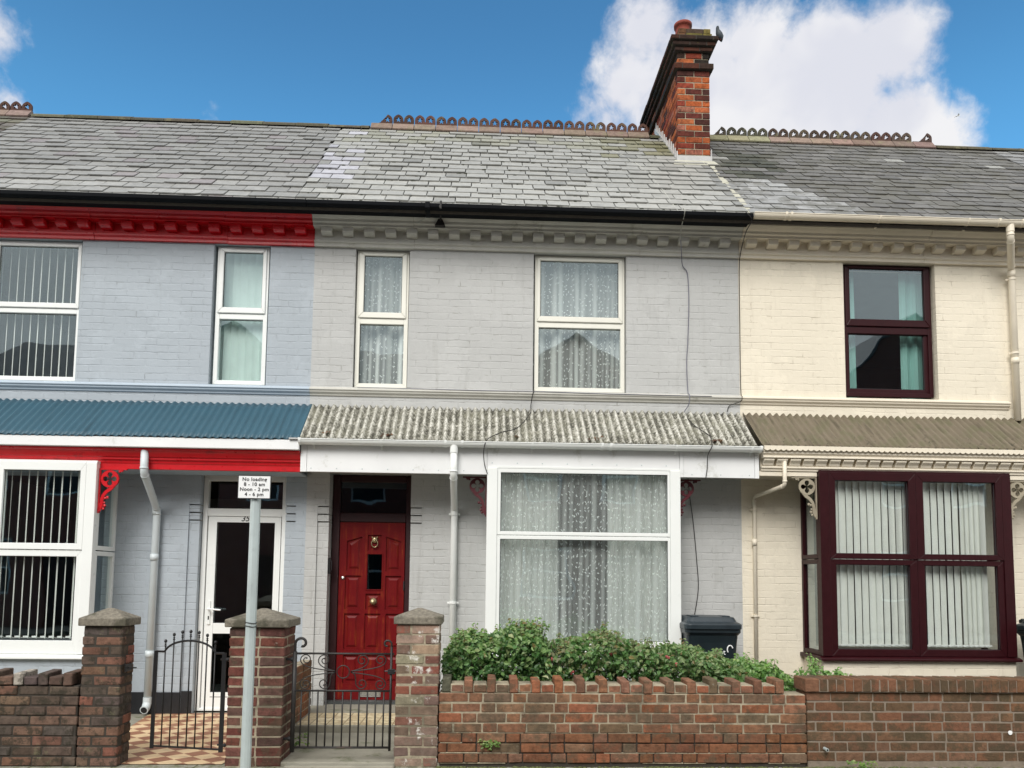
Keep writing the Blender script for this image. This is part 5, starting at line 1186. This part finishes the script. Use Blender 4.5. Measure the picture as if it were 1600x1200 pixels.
# ------------------------------------------------------------------ wheelie bins
def wheelie(label, x, y, z=0.03, s=1.0, marks=True):
    t = thing('wheelie_bin', label, 'wheelie bin', (x, y, z), 'dark wheelie bins')
    W0, W1, D0, D1, H = 0.21, 0.262, 0.22, 0.30, 0.93
    mb = MB()
    def rrect(w, d, zz, q=0.05):
        o = []
        for cx, cy, a0 in ((w - q, d - q, 0), (-w + q, d - q, 90), (-w + q, -d + q, 180), (w - q, -d + q, 270)):
            for k in range(5): a = R(a0 + 90 * k / 4); o.append((x + cx + q * math.cos(a), y + cy + q * math.sin(a), zz))
        return o
    rings = [rrect(W0, D0, z + 0.02), rrect(W0 + 0.012, D0 + 0.02, z + 0.3), rrect(W1 - 0.01, D1 - 0.02, z + 0.80), rrect(W1 - 0.004, D1 - 0.01, z + 0.87), rrect(W1 + 0.018, D1 + 0.015, z + 0.90), rrect(W1 + 0.018, D1 + 0.015, z + H)]
    n = 20; vs = [p for rg in rings for p in rg]
    fs = [(i * n + k, i * n + (k + 1) % n, (i + 1) * n + (k + 1) % n, (i + 1) * n + k) for i in range(len(rings) - 1) for k in range(n)] + [tuple(range(n))]
    mb.mesh(vs, fs); bd = mb.build('body', M['bin'], t, smooth=False)
    mb = MB()
    L = [rrect(W1 + 0.026, D1 + 0.03, z + H + 0.002, 0.06), rrect(W1 + 0.028, D1 + 0.032, z + H + 0.05, 0.06), rrect(W1 + 0.012, D1 + 0.012, z + H + 0.062, 0.06), rrect(W1 - 0.005, D1 - 0.03, z + H + 0.075, 0.06), rrect(W1 - 0.02, D1 - 0.06, z + H + 0.118, 0.07), rrect(W1 - 0.10, D1 - 0.14, z + H + 0.126, 0.06)]
    vs = [p for rg in L for p in rg]
    fs = [(i * n + k, i * n + (k + 1) % n, (i + 1) * n + (k + 1) % n, (i + 1) * n + k) for i in range(len(L) - 1) for k in range(n)] + [tuple(range(n)), tuple((len(L) - 1) * n + k for k in range(n))]
    mb.mesh(vs, fs)
    ld = mb.build('lid', M['bin_lid'], t, bevel=0.006, seg=2)
    mb = MB(); mb.tube([(x - 0.17, y + D1 + 0.05, z + H + 0.10), (x + 0.17, y + D1 + 0.05, z + H + 0.10)], 0.016, 10)
    for xx in (-0.17, 0.17): mb.box(x + xx - 0.02, x + xx + 0.02, y + D1 - 0.04, y + D1 + 0.06, z + H + 0.07, z + H + 0.105)
    mb.build('handle', M['bin'], t)
    mb = MB()
    for xx in (-0.20, 0.12):
        mb = MB(); mb.box(x + xx, x + xx + 0.08, y - 0.20, y - 0.02, z + H + 0.118, z + H + 0.132); mb.build('lid_rib', M['bin_lid'], ld, bevel=0.006)
    for sx in (-1, 1):
        mb = MB(); n_ = 18; mb.tube([(x + sx * (W0 + 0.01), y + D0, z + 0.10), (x + sx * (W0 + 0.06), y + D0, z + 0.10)], 0.10, n_); mb.build('wheel', M['black_iron'], t)
    if marks:                                                              # fragments of white printing that show above the leaves
        text('lettering', 'cent', 0.075, (x + 0.055, y - D1 + 0.0125, z + 0.685), bd, M['sign_white'], depth=0.001)
        mb = MB(); mb.tube([(x + 0.165 + 0.028 * math.cos(a), y - D1 + 0.008, z + 0.735 + 0.04 * math.sin(a)) for a in [R(20 + 200 * k / 10) for k in range(11)]], 0.006, 6); mb.build('emblem', M['sign_white'], bd)
    return t
wheelie('dark wheelie bin with closed lid against the grey wall, right of the net-curtained bay window', 2.345, -0.42)
wheelie('dark wheelie bin showing a sliver at the right edge, beyond the maroon bay window', 5.96, -0.62, marks=False)

# ------------------------------------------------------------------ plants
def leaf_faces(mb, c, n, up, L, Wd, col, fold=0.25):
    n = n.normalized(); a = up - n * up.dot(n)
    if a.length < 1e-4: a = n.orthogonal()
    a.normalize(); b = n.cross(a)
    p0, p2 = c - a * L * 0.45, c + a * L * 0.55; m0, m1 = c - a * L * 0.05, c + a * L * 0.28
    e = n * (-fold * Wd)
    l0, l1 = m0 + b * Wd * 0.5 - e, m1 + b * Wd * 0.36 - e; r0, r1_ = m0 - b * Wd * 0.5 - e, m1 - b * Wd * 0.36 - e
    p2 = p2 - n * L * 0.12
    mb.mesh([p0, l0, l1, p2, r1_, r0, m0, m1], [(0, 1, 6), (1, 2, 7, 6), (2, 3, 7), (0, 6, 5), (6, 7, 4, 5), (7, 3, 4)], 0, col)
def interp(pts, x):
    for (a, b), (c, d) in zip(pts, pts[1:]):
        if a <= x <= c: return b + (d - b) * (x - a) / (c - a)
    return pts[0][1] if x < pts[0][0] else pts[-1][1]
def shrub(name, label, x0, x1, y0, y1, zb, prof, nl, L, cols, seed, group, sprigs=20, tips=0.05, blossom=0):
    r = random.Random(seed); t = thing(name, label, 'shrub', ((x0 + x1) / 2, (y0 + y1) / 2, 0), group)
    mb = MB(); sb = MB(); ym = (y0 + y1) / 2
    def topz(x, y):
        z = interp(prof, x); e = 1 - 0.22 * ((y - ym) / ((y1 - y0) / 2)) ** 2
        return zb + (z - zb) * e + 0.055 * mnoise.noise((x * 5, y * 5, seed)) + 0.03 * mnoise.noise((x * 13, y * 13, seed))
    stems = []
    for k in range(int((x1 - x0) * 26)):
        x, y = r.uniform(x0 + 0.05, x1 - 0.05), r.uniform(y0 + 0.1, y1 - 0.1); tz = topz(x, y) - 0.03
        bx = x + r.uniform(-0.2, 0.2); by = y + r.uniform(-0.1, 0.1)
        p = [(bx, by, 0.0), ((bx + x) / 2 + r.uniform(-.04, .04), (by + y) / 2 + r.uniform(-.04, .04), tz * 0.55), (x, y, tz)]
        sb.tube(p, [0.008, 0.005, 0.002], 5)
    for k in range(nl):
        x, y = r.uniform(x0, x1), r.uniform(y0, y1)
        ex = min((x - x0), (x1 - x)) / 0.12
        tz = topz(x, y) if ex > 1 else zb + (topz(x, y) - zb) * (0.82 + 0.18 * max(0, ex))
        d = r.random() ** 1.6; z = tz - d * (tz - zb) * 0.95
        clump = mnoise.noise((x * 7 + 3, y * 7, z * 7))
        if clump < -0.12 and r.random() < 0.6 and d < 0.7: continue
        nrm = Vector((r.gauss(0, 0.6), -0.55 + r.gauss(0, 0.55), 0.75 + r.gauss(0, 0.45)))
        up = Vector((r.gauss(0, 0.7), r.gauss(-0.3, 0.6), r.gauss(-0.25, 0.6)))
        c = r.choice(cols[0] if r.random() > 0.30 else cols[1])
        if d < 0.05 and r.random() < 0.5: c = r.choice(cols[1])
        if r.random() < tips: c = r.choice(cols[2])
        s = L * r.uniform(0.65, 1.25)
        leaf_faces(mb, Vector((x, y, z)), nrm, up, s, s * r.uniform(0.5, 0.68), jit(c, 0.18, r))
    for k in range(sprigs):                                               # shoots standing out of the top
        x, y = r.uniform(x0 + 0.05, x1 - 0.05), r.uniform(y0 + 0.1, y1); z = topz(x, y) - 0.04
        h = r.uniform(0.05, 0.14); lean = Vector((r.uniform(-0.4, 0.4), r.uniform(-0.3, 0.2), 1)).normalized()
        b0 = Vector((x, y, z)); tip = b0 + lean * h + Vector((r.uniform(-.02, .02), 0, 0))
        sb.tube([b0, (b0 + tip) / 2 + Vector((r.uniform(-.008, .008), 0, 0)), tip], [0.003, 0.0024, 0.0015], 5)
        m = int(h / 0.014)
        for q in range(m):
            for sg in (-1, 1):
                p = b0 + (tip - b0) * ((q + 0.5) / m) + Vector((sg * r.uniform(0.008, 0.024), r.uniform(-.015, .015), r.uniform(-.006, .006)))
                s = L * r.uniform(0.5, 0.85); leaf_faces(mb, p, Vector((sg * 0.4 + r.gauss(0, .4), -0.6 + r.gauss(0, .3), 0.6)), Vector((sg, r.gauss(0, .4), r.gauss(0, .4))), s, s * 0.55, jit(r.choice(cols[1] if r.random() < 0.75 else cols[2]), 0.2, r))
    mb.build('foliage', M['leaf'], t, recalc=False)
    if blossom:
        fb = MB()
        for k in range(blossom):
            x, y = r.uniform(x0, x1), r.uniform(y0, ym); z = topz(x, y) - r.uniform(0.0, 0.16)
            for q in range(3): fb.ball((x + r.uniform(-.012, .012), y - 0.02, z + r.uniform(-.012, .012)), (0.007, 0.006, 0.013), 6)
        fb.build('blossom', plain('dusky_red_buds' + str(seed), (0.35, 0.07, 0.07), 0.6, 0.2), t, smooth=True)
    sb.build('stems', M['twig'], t, smooth=True); return t
G0 = [(0.036, 0.105, 0.022), (0.052, 0.132, 0.032), (0.075, 0.165, 0.048), (0.105, 0.205, 0.068)]
G1 = [(0.13, 0.23, 0.065), (0.17, 0.27, 0.095), (0.22, 0.32, 0.13)]
G2 = [(0.26, 0.32, 0.14), (0.20, 0.16, 0.06), (0.32, 0.36, 0.20)]
GF = 'shrubs behind the toothed brick wall'
shrub('garden_shrub', 'tall dark green shrub next to the white-stained pillar', -0.27, 0.62, -2.08, -1.15, 0.42, [(-0.27, 0.90), (-0.05, 0.98), (0.12, 0.93), (0.30, 1.03), (0.50, 1.02), (0.62, 0.98)], 6400, 0.054, (G0, G1, G2), 11, GF, sprigs=34)
H0 = [(0.046, 0.118, 0.026), (0.068, 0.155, 0.040), (0.098, 0.195, 0.060)]; H1 = [(0.14, 0.23, 0.075), (0.19, 0.26, 0.105), (0.16, 0.17, 0.085)]; H2 = [(0.18, 0.15, 0.06), (0.28, 0.36, 0.17)]
shrub('garden_shrub', 'green shrub with reddish buds in front of the net-curtained bay window', 0.58, 1.60, -2.08, -1.15, 0.42, [(0.58, 0.96), (0.72, 0.90), (0.95, 0.95), (1.10, 1.00), (1.28, 0.90), (1.45, 0.88), (1.60, 0.87)], 6200, 0.051, (H0, H1, H2), 12, GF, sprigs=40, blossom=8)
shrub('garden_shrub', 'olive green shrub growing in front of the dark wheelie bin', 1.55, 2.28, -2.08, -1.2, 0.42, [(1.55, 0.88), (1.70, 0.91), (1.88, 0.83), (2.02, 0.80), (2.28, 0.75)], 4600, 0.048, ([(0.058, 0.128, 0.034), (0.084, 0.165, 0.05), (0.112, 0.20, 0.066)], [(0.15, 0.24, 0.085), (0.19, 0.26, 0.11)], [(0.22, 0.17, 0.08), (0.28, 0.34, 0.17)]), 13, GF, sprigs=18, blossom=6)
shrub('garden_shrub', 'bright green leafy plant between the bin and the brown brick wall', 2.14, 2.74, -2.08, -1.35, 0.42, [(2.14, 0.74), (2.32, 0.77), (2.48, 0.72), (2.60, 0.66), (2.74, 0.60)], 2000, 0.048, ([(0.07, 0.16, 0.03), (0.09, 0.19, 0.045)], [(0.16, 0.28, 0.07), (0.19, 0.30, 0.10)], [(0.30, 0.40, 0.16)]), 14, GF, sprigs=10)
shrub('garden_plant', 'small bright green plant peeping over the brown brick wall beside the maroon sill', 2.80, 3.22, -1.95, -1.45, 0.45, [(2.80, 0.68), (2.94, 0.72), (3.05, 0.68), (3.22, 0.62)], 420, 0.045, ([(0.09, 0.19, 0.04), (0.12, 0.22, 0.06)], [(0.18, 0.31, 0.09)], [(0.32, 0.42, 0.18)]), 15, None, sprigs=9)
def weed(label, x, y, z, n, rad, seed, name='weed', down=0.0):
    r = random.Random(seed); mb = MB()
    for k in range(n):
        a = r.uniform(0, 6.28); d = rad * r.random() ** 0.6
        c = Vector((x + d * math.cos(a), y - abs(d * math.sin(a)) * 0.5, z + r.uniform(0, rad * 0.55) - down * r.random()))
        leaf_faces(mb, c, Vector((math.cos(a) * 0.5, -0.6, 0.7 + r.gauss(0, .3))), Vector((math.cos(a), -0.3, 0.2)), r.uniform(0.018, 0.035), r.uniform(0.012, 0.02), jit(r.choice([(0.10, 0.19, 0.04), (0.16, 0.26, 0.06), (0.24, 0.30, 0.10)]), 0.2, r))
    mb.tube([(x, y + 0.04, z - 0.02), (x, y - 0.01, z + 0.01)], 0.004, 5, 1)
    ob = mb.build(name, [M['leaf'], M['twig']], None, recalc=False); return tag(ob, label, 'weed', 'weeds at the walls')
weed('little green weed rooted in the joints of the toothed red wall', 0.115, -2.362, 0.175, 55, 0.085, 1, down=0.05)
weed('pale green weed growing on the pavement below the brown brick wall', 2.985, -2.42, 0.005, 70, 0.12, 2)
weed('tuft of green at the dark red pillar foot, seen through the scrolled gate', -1.44, -1.85, 0.12, 60, 0.10, 3, down=0.1)
r7 = random.Random(9); mb = MB()
for k in range(900):                                                      # fringe of moss and grit at the foot of the walls
    x = r7.uniform(-0.3, 5.0); 
    if mnoise.noise((x * 3, 0, 5)) < -0.1 and r7.random() < 0.8: continue
    q = r7.uniform(0.004, 0.014); mb.ball((x, -2.362 - abs(r7.gauss(0, 0.03)), q * 0.3), (q * r7.uniform(1, 2), q, q * 0.8), 5)
tag(mb.build('pavement_moss', plain('olive_moss', (0.10, 0.115, 0.04), 0.95, 0.5, 60), smooth=True), kind='stuff')

# ------------------------------------------------------------------ pipe stub and cables
mb = MB(); mb.tube([(2.725, -2.31, 0.148), (2.725, -2.40, 0.145)], 0.0125, 12, 0); mb.tube([(2.725, -2.4005, 0.145), (2.725, -2.4015, 0.145)], 0.008, 10, 1)
tag(mb.build('waste_pipe', [M['galv'], M['ink']]), 'stub of grey pipe poking through the brown brick wall near the ground', 'pipe')
vs = MB(); vs.lathe([(0.017, 0), (0.017, 0.004), (0.0, 0.005)], (0, 0, 0), 16); mb = MB(); mb.mesh([(4.215 + p[0], -2.349 - p[2], 0.272 + p[1]) for p in vs.v], vs.f)
tag(mb.build('reflector', M['sign_white']), 'small round white disc fixed to the brown brick wall', 'disc')
def cable(label, pts, r, mat, n=5):
    r *= 0.82
    P = [Vector(p) for p in pts]; Q = []
    for i in range(len(P) - 1):                                           # Catmull-Rom through the points
        a, b, c, d = P[max(i - 1, 0)], P[i], P[i + 1], P[min(i + 2, len(P) - 1)]
        for k in range(n):
            t = k / n; Q.append(0.5 * ((2 * b) + (c - a) * t + (2 * a - 5 * b + 4 * c - d) * t * t + (3 * b - a - 3 * c + d) * t ** 3))
    Q.append(P[-1]); mb = MB(); mb.tube(Q, r, 6); return tag(mb.build('cable', mat, None, smooth=True), label, 'cable', 'cables on the grey house')
cable('pale cable running down the slates and over the gutter of the grey house', [RP(1.46, 3.55, 0.03), RP(1.62, 3.1, 0.024), RP(1.95, 2.2, 0.024), RP(2.08, 1.2, 0.026), RP(2.12, 0.1, 0.03), (2.14, -0.46, 5.395), (2.15, -0.494, 5.34), (2.16, -0.30, 5.25), (2.18, -0.19, 5.17)], 0.0065, M['pale_cable'])
cable('dark cable hanging down the grey upper wall right of the larger window', [(2.18, -0.19, 5.18), (2.20, -0.14, 5.10), (2.24, -0.03, 4.95), (2.30, -0.012, 4.86), (2.315, -0.012, 4.55), (2.30, -0.012, 4.1), (2.285, -0.012, 3.85), (2.295, -0.012, 3.53), (2.30, -0.07, 3.46), (2.29, -0.06, 3.36), (2.245, -0.04, 3.28), (2.24, -0.10, 3.22)], 0.0062, M['grey_cable'])
cable('black cable lying over the right end of the lichened canopy', [(2.24, -0.10, 3.225), (2.30, -0.28, 3.08), (2.40, -0.45, 2.95), (2.385, -0.58, 2.865), (2.37, -0.64, 2.80), (2.345, -0.58, 2.72), (2.355, -0.52, 2.60), (2.34, -0.515, 2.49)], 0.0058, M['cable'])
cable('black cable running down the shaded ground floor wall above the wheelie bin', [(2.29, -0.012, 2.55), (2.31, -0.012, 2.33), (2.345, -0.012, 2.05), (2.38, -0.012, 1.63), (2.392, -0.012, 1.35), (2.345, -0.012, 1.05)], 0.0055, M['cable'])
cable('thin black cable down the join between the grey and cream walls', [(2.80, -0.49, 5.37), (2.88, -0.47, 5.285), (2.888, -0.25, 5.25), (2.888, -0.06, 5.08), (2.889, -0.01, 4.9), (2.887, -0.01, 4.3), (2.888, -0.01, 3.56), (2.885, -0.065, 3.46), (2.87, -0.045, 3.41), (2.76, -0.015, 3.37), (2.73, -0.02, 3.30)], 0.0055, M['cable'])
cable('black cable looping over the middle of the lichened canopy from the window corner', [(0.59, -0.06, 3.475), (0.575, -0.062, 3.43), (0.56, -0.03, 3.32), (0.545, -0.12, 3.21), (0.40, -0.36, 3.01), (0.25, -0.44, 2.95), (0.13, -0.54, 2.88), (0.075, -0.62, 2.82), (0.05, -0.61, 2.72), (0.06, -0.525, 2.60), (0.092, -0.53, 2.50)], 0.0058, M['cable'])
cable('dark cable pinned along the string course under the upper windows of the grey house', [(-1.32, -0.054, 3.478), (-0.6, -0.056, 3.474), (0.0, -0.057, 3.470), (0.59, -0.057, 3.472), (1.3, -0.058, 3.464), (2.0, -0.058, 3.461), (2.55, -0.058, 3.460)], 0.0045, M['grey_cable'])
cable('pale wire stay strung from the gutter to the cornice of the grey house', [(-0.435, -0.487, 5.335), (-0.55, -0.32, 5.31), (-0.70, -0.205, 5.262)], 0.0075, M['pale_cable'])
mb = MB(); mb.prism([(-0.51, 5.242), (-0.40, 5.242), (-0.43, 5.31), (-0.475, 5.31)], -0.215, -0.155, axis='y')
mb.tube([(-0.45, -0.19, 5.29), (-0.445, -0.30, 5.33), (-0.435, -0.48, 5.345)], 0.010, 8); mb.tube([(-0.435, -0.487, 5.30), (-0.435, -0.487, 5.38)], 0.012, 8)
tag(mb.build('cable_bracket', M['rusty_iron']), 'small dark iron bracket on the cornice below the black gutter', 'bracket')

# ------------------------------------------------------------------ curtains and blinds
NC = 'leaf patterned net curtains'
sheet('net_curtain', 'leaf patterned net curtain in the narrow upper window of the grey house', 'curtain', -1.36, -0.81, 3.50, 5.02, 0.20, M['net'], 2.8, 0.05, 1, NC)
sheet('net_curtain', 'leaf patterned net curtain in the wide upper window of the grey house', 'curtain', 0.59, 1.61, 3.50, 5.02, 0.20, M['net'], 4.4, 0.055, 2, NC)
sheet('net_curtain', 'leaf patterned net curtain across the ground floor bay of the grey house', 'curtain', 0.20, 1.965, 0.80, 2.54, -0.40, M['net'], 6.5, 0.055, 3, NC)
PC_ = 'thick pale curtains of the grey bay window'
sheet('curtain', 'thick pale curtain at the left of the grey bay window, behind the net', 'curtain', 0.16, 0.84, 0.80, 2.54, -0.235, M['curtain'], 3.6, 0.065, 4, PC_)
sheet('curtain', 'thick pale curtain at the right of the grey bay window, behind the net', 'curtain', 1.36, 1.99, 0.80, 2.54, -0.235, M['curtain'], 3.6, 0.065, 5, PC_)
TC = 'turquoise curtains in the upper maroon window'
sheet('curtain', 'thin turquoise curtain at the left of the upper maroon window', 'curtain', 4.08, 4.30, 3.5, 5.02, 0.22, M['green_curtain'], 2, 0.025, 6, TC)
sheet('curtain', 'thin turquoise curtain at the right of the upper maroon window', 'curtain', 4.84, 5.13, 3.5, 5.02, 0.22, M['green_curtain'], 3, 0.025, 7, TC)
VB = 'vertical slat blinds in the windows'
vblind('open vertical blind in the left upper window of the blue house', -5.38, -4.33, 3.52, 5.04, 0.20, 0.083, 0.089, 122, M['blind'], 1)
vblind('closed pale green vertical blind in the narrow upper window of the blue house', -2.90, -2.33, 3.50, 5.04, 0.19, 0.079, 0.089, 12, M['pale_blind'], 2)
vblind('open vertical blind in the white ground floor bay window of the blue house', -5.70, -3.90, 0.795, 2.5, -0.385, 0.082, 0.089, 122, M['blind'], 3)
vblind('half open cream vertical blind in the maroon bay window', 3.64, 5.40, 0.775, 2.5, -0.385, 0.076, 0.089, 20, M['blind'], 4, closed=(5.06, 22))

# ------------------------------------------------------------------ birds
PG = thing('pigeon', 'dark pigeon perched on the right corner of the chimney top', 'bird', (3.10, 1.33, 8.60))
bz = 8.625; mb = MB()
prof = [((0.050, 0.02, -0.03), 0.008), ((0.042, 0.012, -0.005), 0.026), ((0.030, 0.005, 0.025), 0.041), ((0.015, 0.0, 0.055), 0.044), ((0.0, -0.006, 0.085), 0.036), ((-0.010, -0.012, 0.108), 0.025), ((-0.014, -0.018, 0.126), 0.022), ((-0.015, -0.022, 0.142), 0.020), ((-0.014, -0.024, 0.156), 0.012), ((-0.014, -0.024, 0.162), 0.003)]
mb.tube([(3.10 + p[0], 1.33 + p[1], bz + p[2]) for p, _ in prof], [q for _, q in prof], 16); mb.build('body', M['feather'], PG, smooth=True)
mb = MB(); mb.tube([(3.084, 1.292, bz + 0.142), (3.080, 1.272, bz + 0.136)], [0.005, 0.001], 6); mb.build('beak', M['ink'], PG)
for sx in (-1, 1):
    mb = MB(); mb.tube([(3.112 + sx * 0.030, 1.325, bz + 0.075), (3.125 + sx * 0.030, 1.333, bz + 0.04), (3.142 + sx * 0.018, 1.345, bz - 0.01)], [0.012, 0.019, 0.005], 8); mb.build('wing', M['feather'], PG, smooth=True)
    mb = MB(); mb.tube([(3.112 + sx * 0.014, 1.325, bz + 0.0), (3.112 + sx * 0.014, 1.322, bz - 0.027)], 0.004, 6); mb.tube([(3.112 + sx * 0.014, 1.335, bz - 0.025), (3.112 + sx * 0.014, 1.30, bz - 0.025)], 0.003, 5); mb.build('leg', M['terracotta'], PG)
SG = thing('seagull', 'white gull flying in the blue sky right of the cloud', 'bird', (29.6, 37.8, 30.6))
c = Vector((29.6, 37.8, 30.6)); mb = MB(); mb.tube([c + 0.6 * Vector((-0.2, 0.05, 0)), c + 0.6 * Vector((-0.08, 0, 0.0)), c + 0.6 * Vector((0.09, 0, 0.01)), c + 0.6 * Vector((0.18, -0.02, 0.0))], [0.01, 0.032, 0.032, 0.012], 10); mb.build('body', M['white_feather'], SG, smooth=True)
for s in (-1, 1):
    mb = MB(); mb.mesh([c + 0.6 * Vector((-0.09, 0, 0.03)), c + 0.6 * Vector((0.09, 0, 0.03)), c + 0.6 * Vector((0.02, s * 0.2, 0.05)), c + 0.6 * Vector((-0.12, s * 0.2, 0.045)), c + 0.6 * Vector((-0.2, s * 0.42, 0.03))], [(0, 1, 2, 3), (3, 2, 4)]); mb.build('wing', M['white_feather'], SG, solid=0.02)

# ------------------------------------------------------------------ houses across the street (they show only as reflections in the glass)
M['far_brick'] = painted_brick('far_red_brick', (0.20, 0.062, 0.045), 1.0, dirt=(0.08, 0.05, 0.04), dirt_amt=0.3)
def opposite(label, xc, wd, ridge, gable, seed):
    t = thing('brick_house', label, 'house', (xc, -15.5, 0), 'brick houses across the street'); x0, x1 = xc - wd / 2, xc + wd / 2; y = -15.5
    mb = MB(); wins = [(xc - 1.6, xc - 0.5, 3.7, 5.2), (xc + 0.6, xc + 1.6, 3.7, 5.2), (xc - 1.7, xc - 0.3, 0.9, 2.4)]
    wall_cells(mb, x0, x1, 0, 7.2, wins + [(xc + 0.7, xc + 1.6, 0.0, 2.1)], y, y - 0.28); mb.box(x0, x1, y - 6, y - 5.9, 0, 7.2)
    for x in (x0, x1 - 0.1): mb.box(x, x + 0.1, y - 5.89, y - 0.281, 0, 7.2)
    if gable: mb.prism([(x0, 7.2), (x1, 7.2), (xc, ridge)], y, y - 0.28, axis='y')
    mb.build('wall', M['far_brick'], t, recalc=False)
    mb = MB()
    if gable: mb.prism([(x0 - 0.2, 7.1), (xc, ridge + 0.08), (x1 + 0.2, 7.1), (x1 + 0.2, 7.2), (xc, ridge + 0.22), (x0 - 0.2, 7.2)], y + 0.2, y - 6.2, axis='y')
    else: mb.prism([(y + 0.3, 7.15), (y - 3, ridge), (y - 6.3, 7.15), (y - 6.3, 7.05), (y - 3, ridge - 0.12), (y + 0.3, 7.05)], x0, x1)
    rf = mb.build('roof', plain('far_slate' + str(seed), (0.09, 0.09, 0.095), 0.6, 0.2, 3), t)
    mb = MB(); mb.box(x1 - 0.5, x1 + 0.1, y - 3.6, y - 2.6, ridge - 1.2, ridge + 0.35); mb.build('chimney', M['far_brick'], rf)
    for w_ in wins:
        mb = MB(); ring(mb, w_[0], w_[1], w_[2], w_[3], 0.07, y - 0.06, y - 0.13); mb.box(w_[0] + 0.07, w_[1] - 0.07, y - 0.07, y - 0.12, (w_[2] + w_[3]) / 2 - 0.03, (w_[2] + w_[3]) / 2 + 0.03); f = mb.build('window', M['white_upvc'], t)
        mb = MB(); mb.box(w_[0] + 0.02, w_[1] - 0.02, y - 0.10, y - 0.105, w_[2] + 0.02, w_[3] - 0.02); mb.build('pane', M['gasket'], f)
    mb = MB(); mb.box(xc + 0.72, xc + 1.58, y - 0.06, y - 0.12, 0.02, 2.08); mb.build('door', M['maroon'], t)
    return t
opposite('red brick gabled house across the street facing the blue house', -7.6, 5.0, 9.0, True, 1)
opposite('red brick house with a low front roof across the street facing the grey house', -2.35, 5.2, 9.2, False, 2)
opposite('red brick gabled house across the street facing the cream house', 3.0, 5.2, 8.9, True, 3)
opposite('red brick gabled house across the street at the far right', 8.4, 5.2, 9.8, True, 4)
opposite('red brick house across the street at the far left', -12.9, 5.2, 9.3, False, 5)

r8 = random.Random(77); mb = MB()                                         # dead leaves caught at the foot of the lichened canopy
for xc in (-1.55, -0.98, -0.93, 0.35, 1.2, 2.42, 2.47):
    for k in range(7):
        c = Vector((xc + r8.gauss(0, 0.035), -0.525 + r8.uniform(0, 0.04), 2.872 + r8.uniform(0, 0.03)))
        leaf_faces(mb, c, Vector((r8.gauss(0, .5), -0.7, 0.6)), Vector((r8.gauss(0, 1), 0, r8.gauss(0, 1))), r8.uniform(0.03, 0.05), r8.uniform(0.02, 0.03), jit(r8.choice([(0.16, 0.07, 0.03), (0.10, 0.045, 0.025), (0.06, 0.06, 0.03)]), 0.2, r8))
tag(mb.build('dead_leaves', M['leaf'], recalc=False), kind='stuff')
opposite('red brick gabled house across the street beyond the far right one', 13.6, 5.2, 9.8, True, 6)
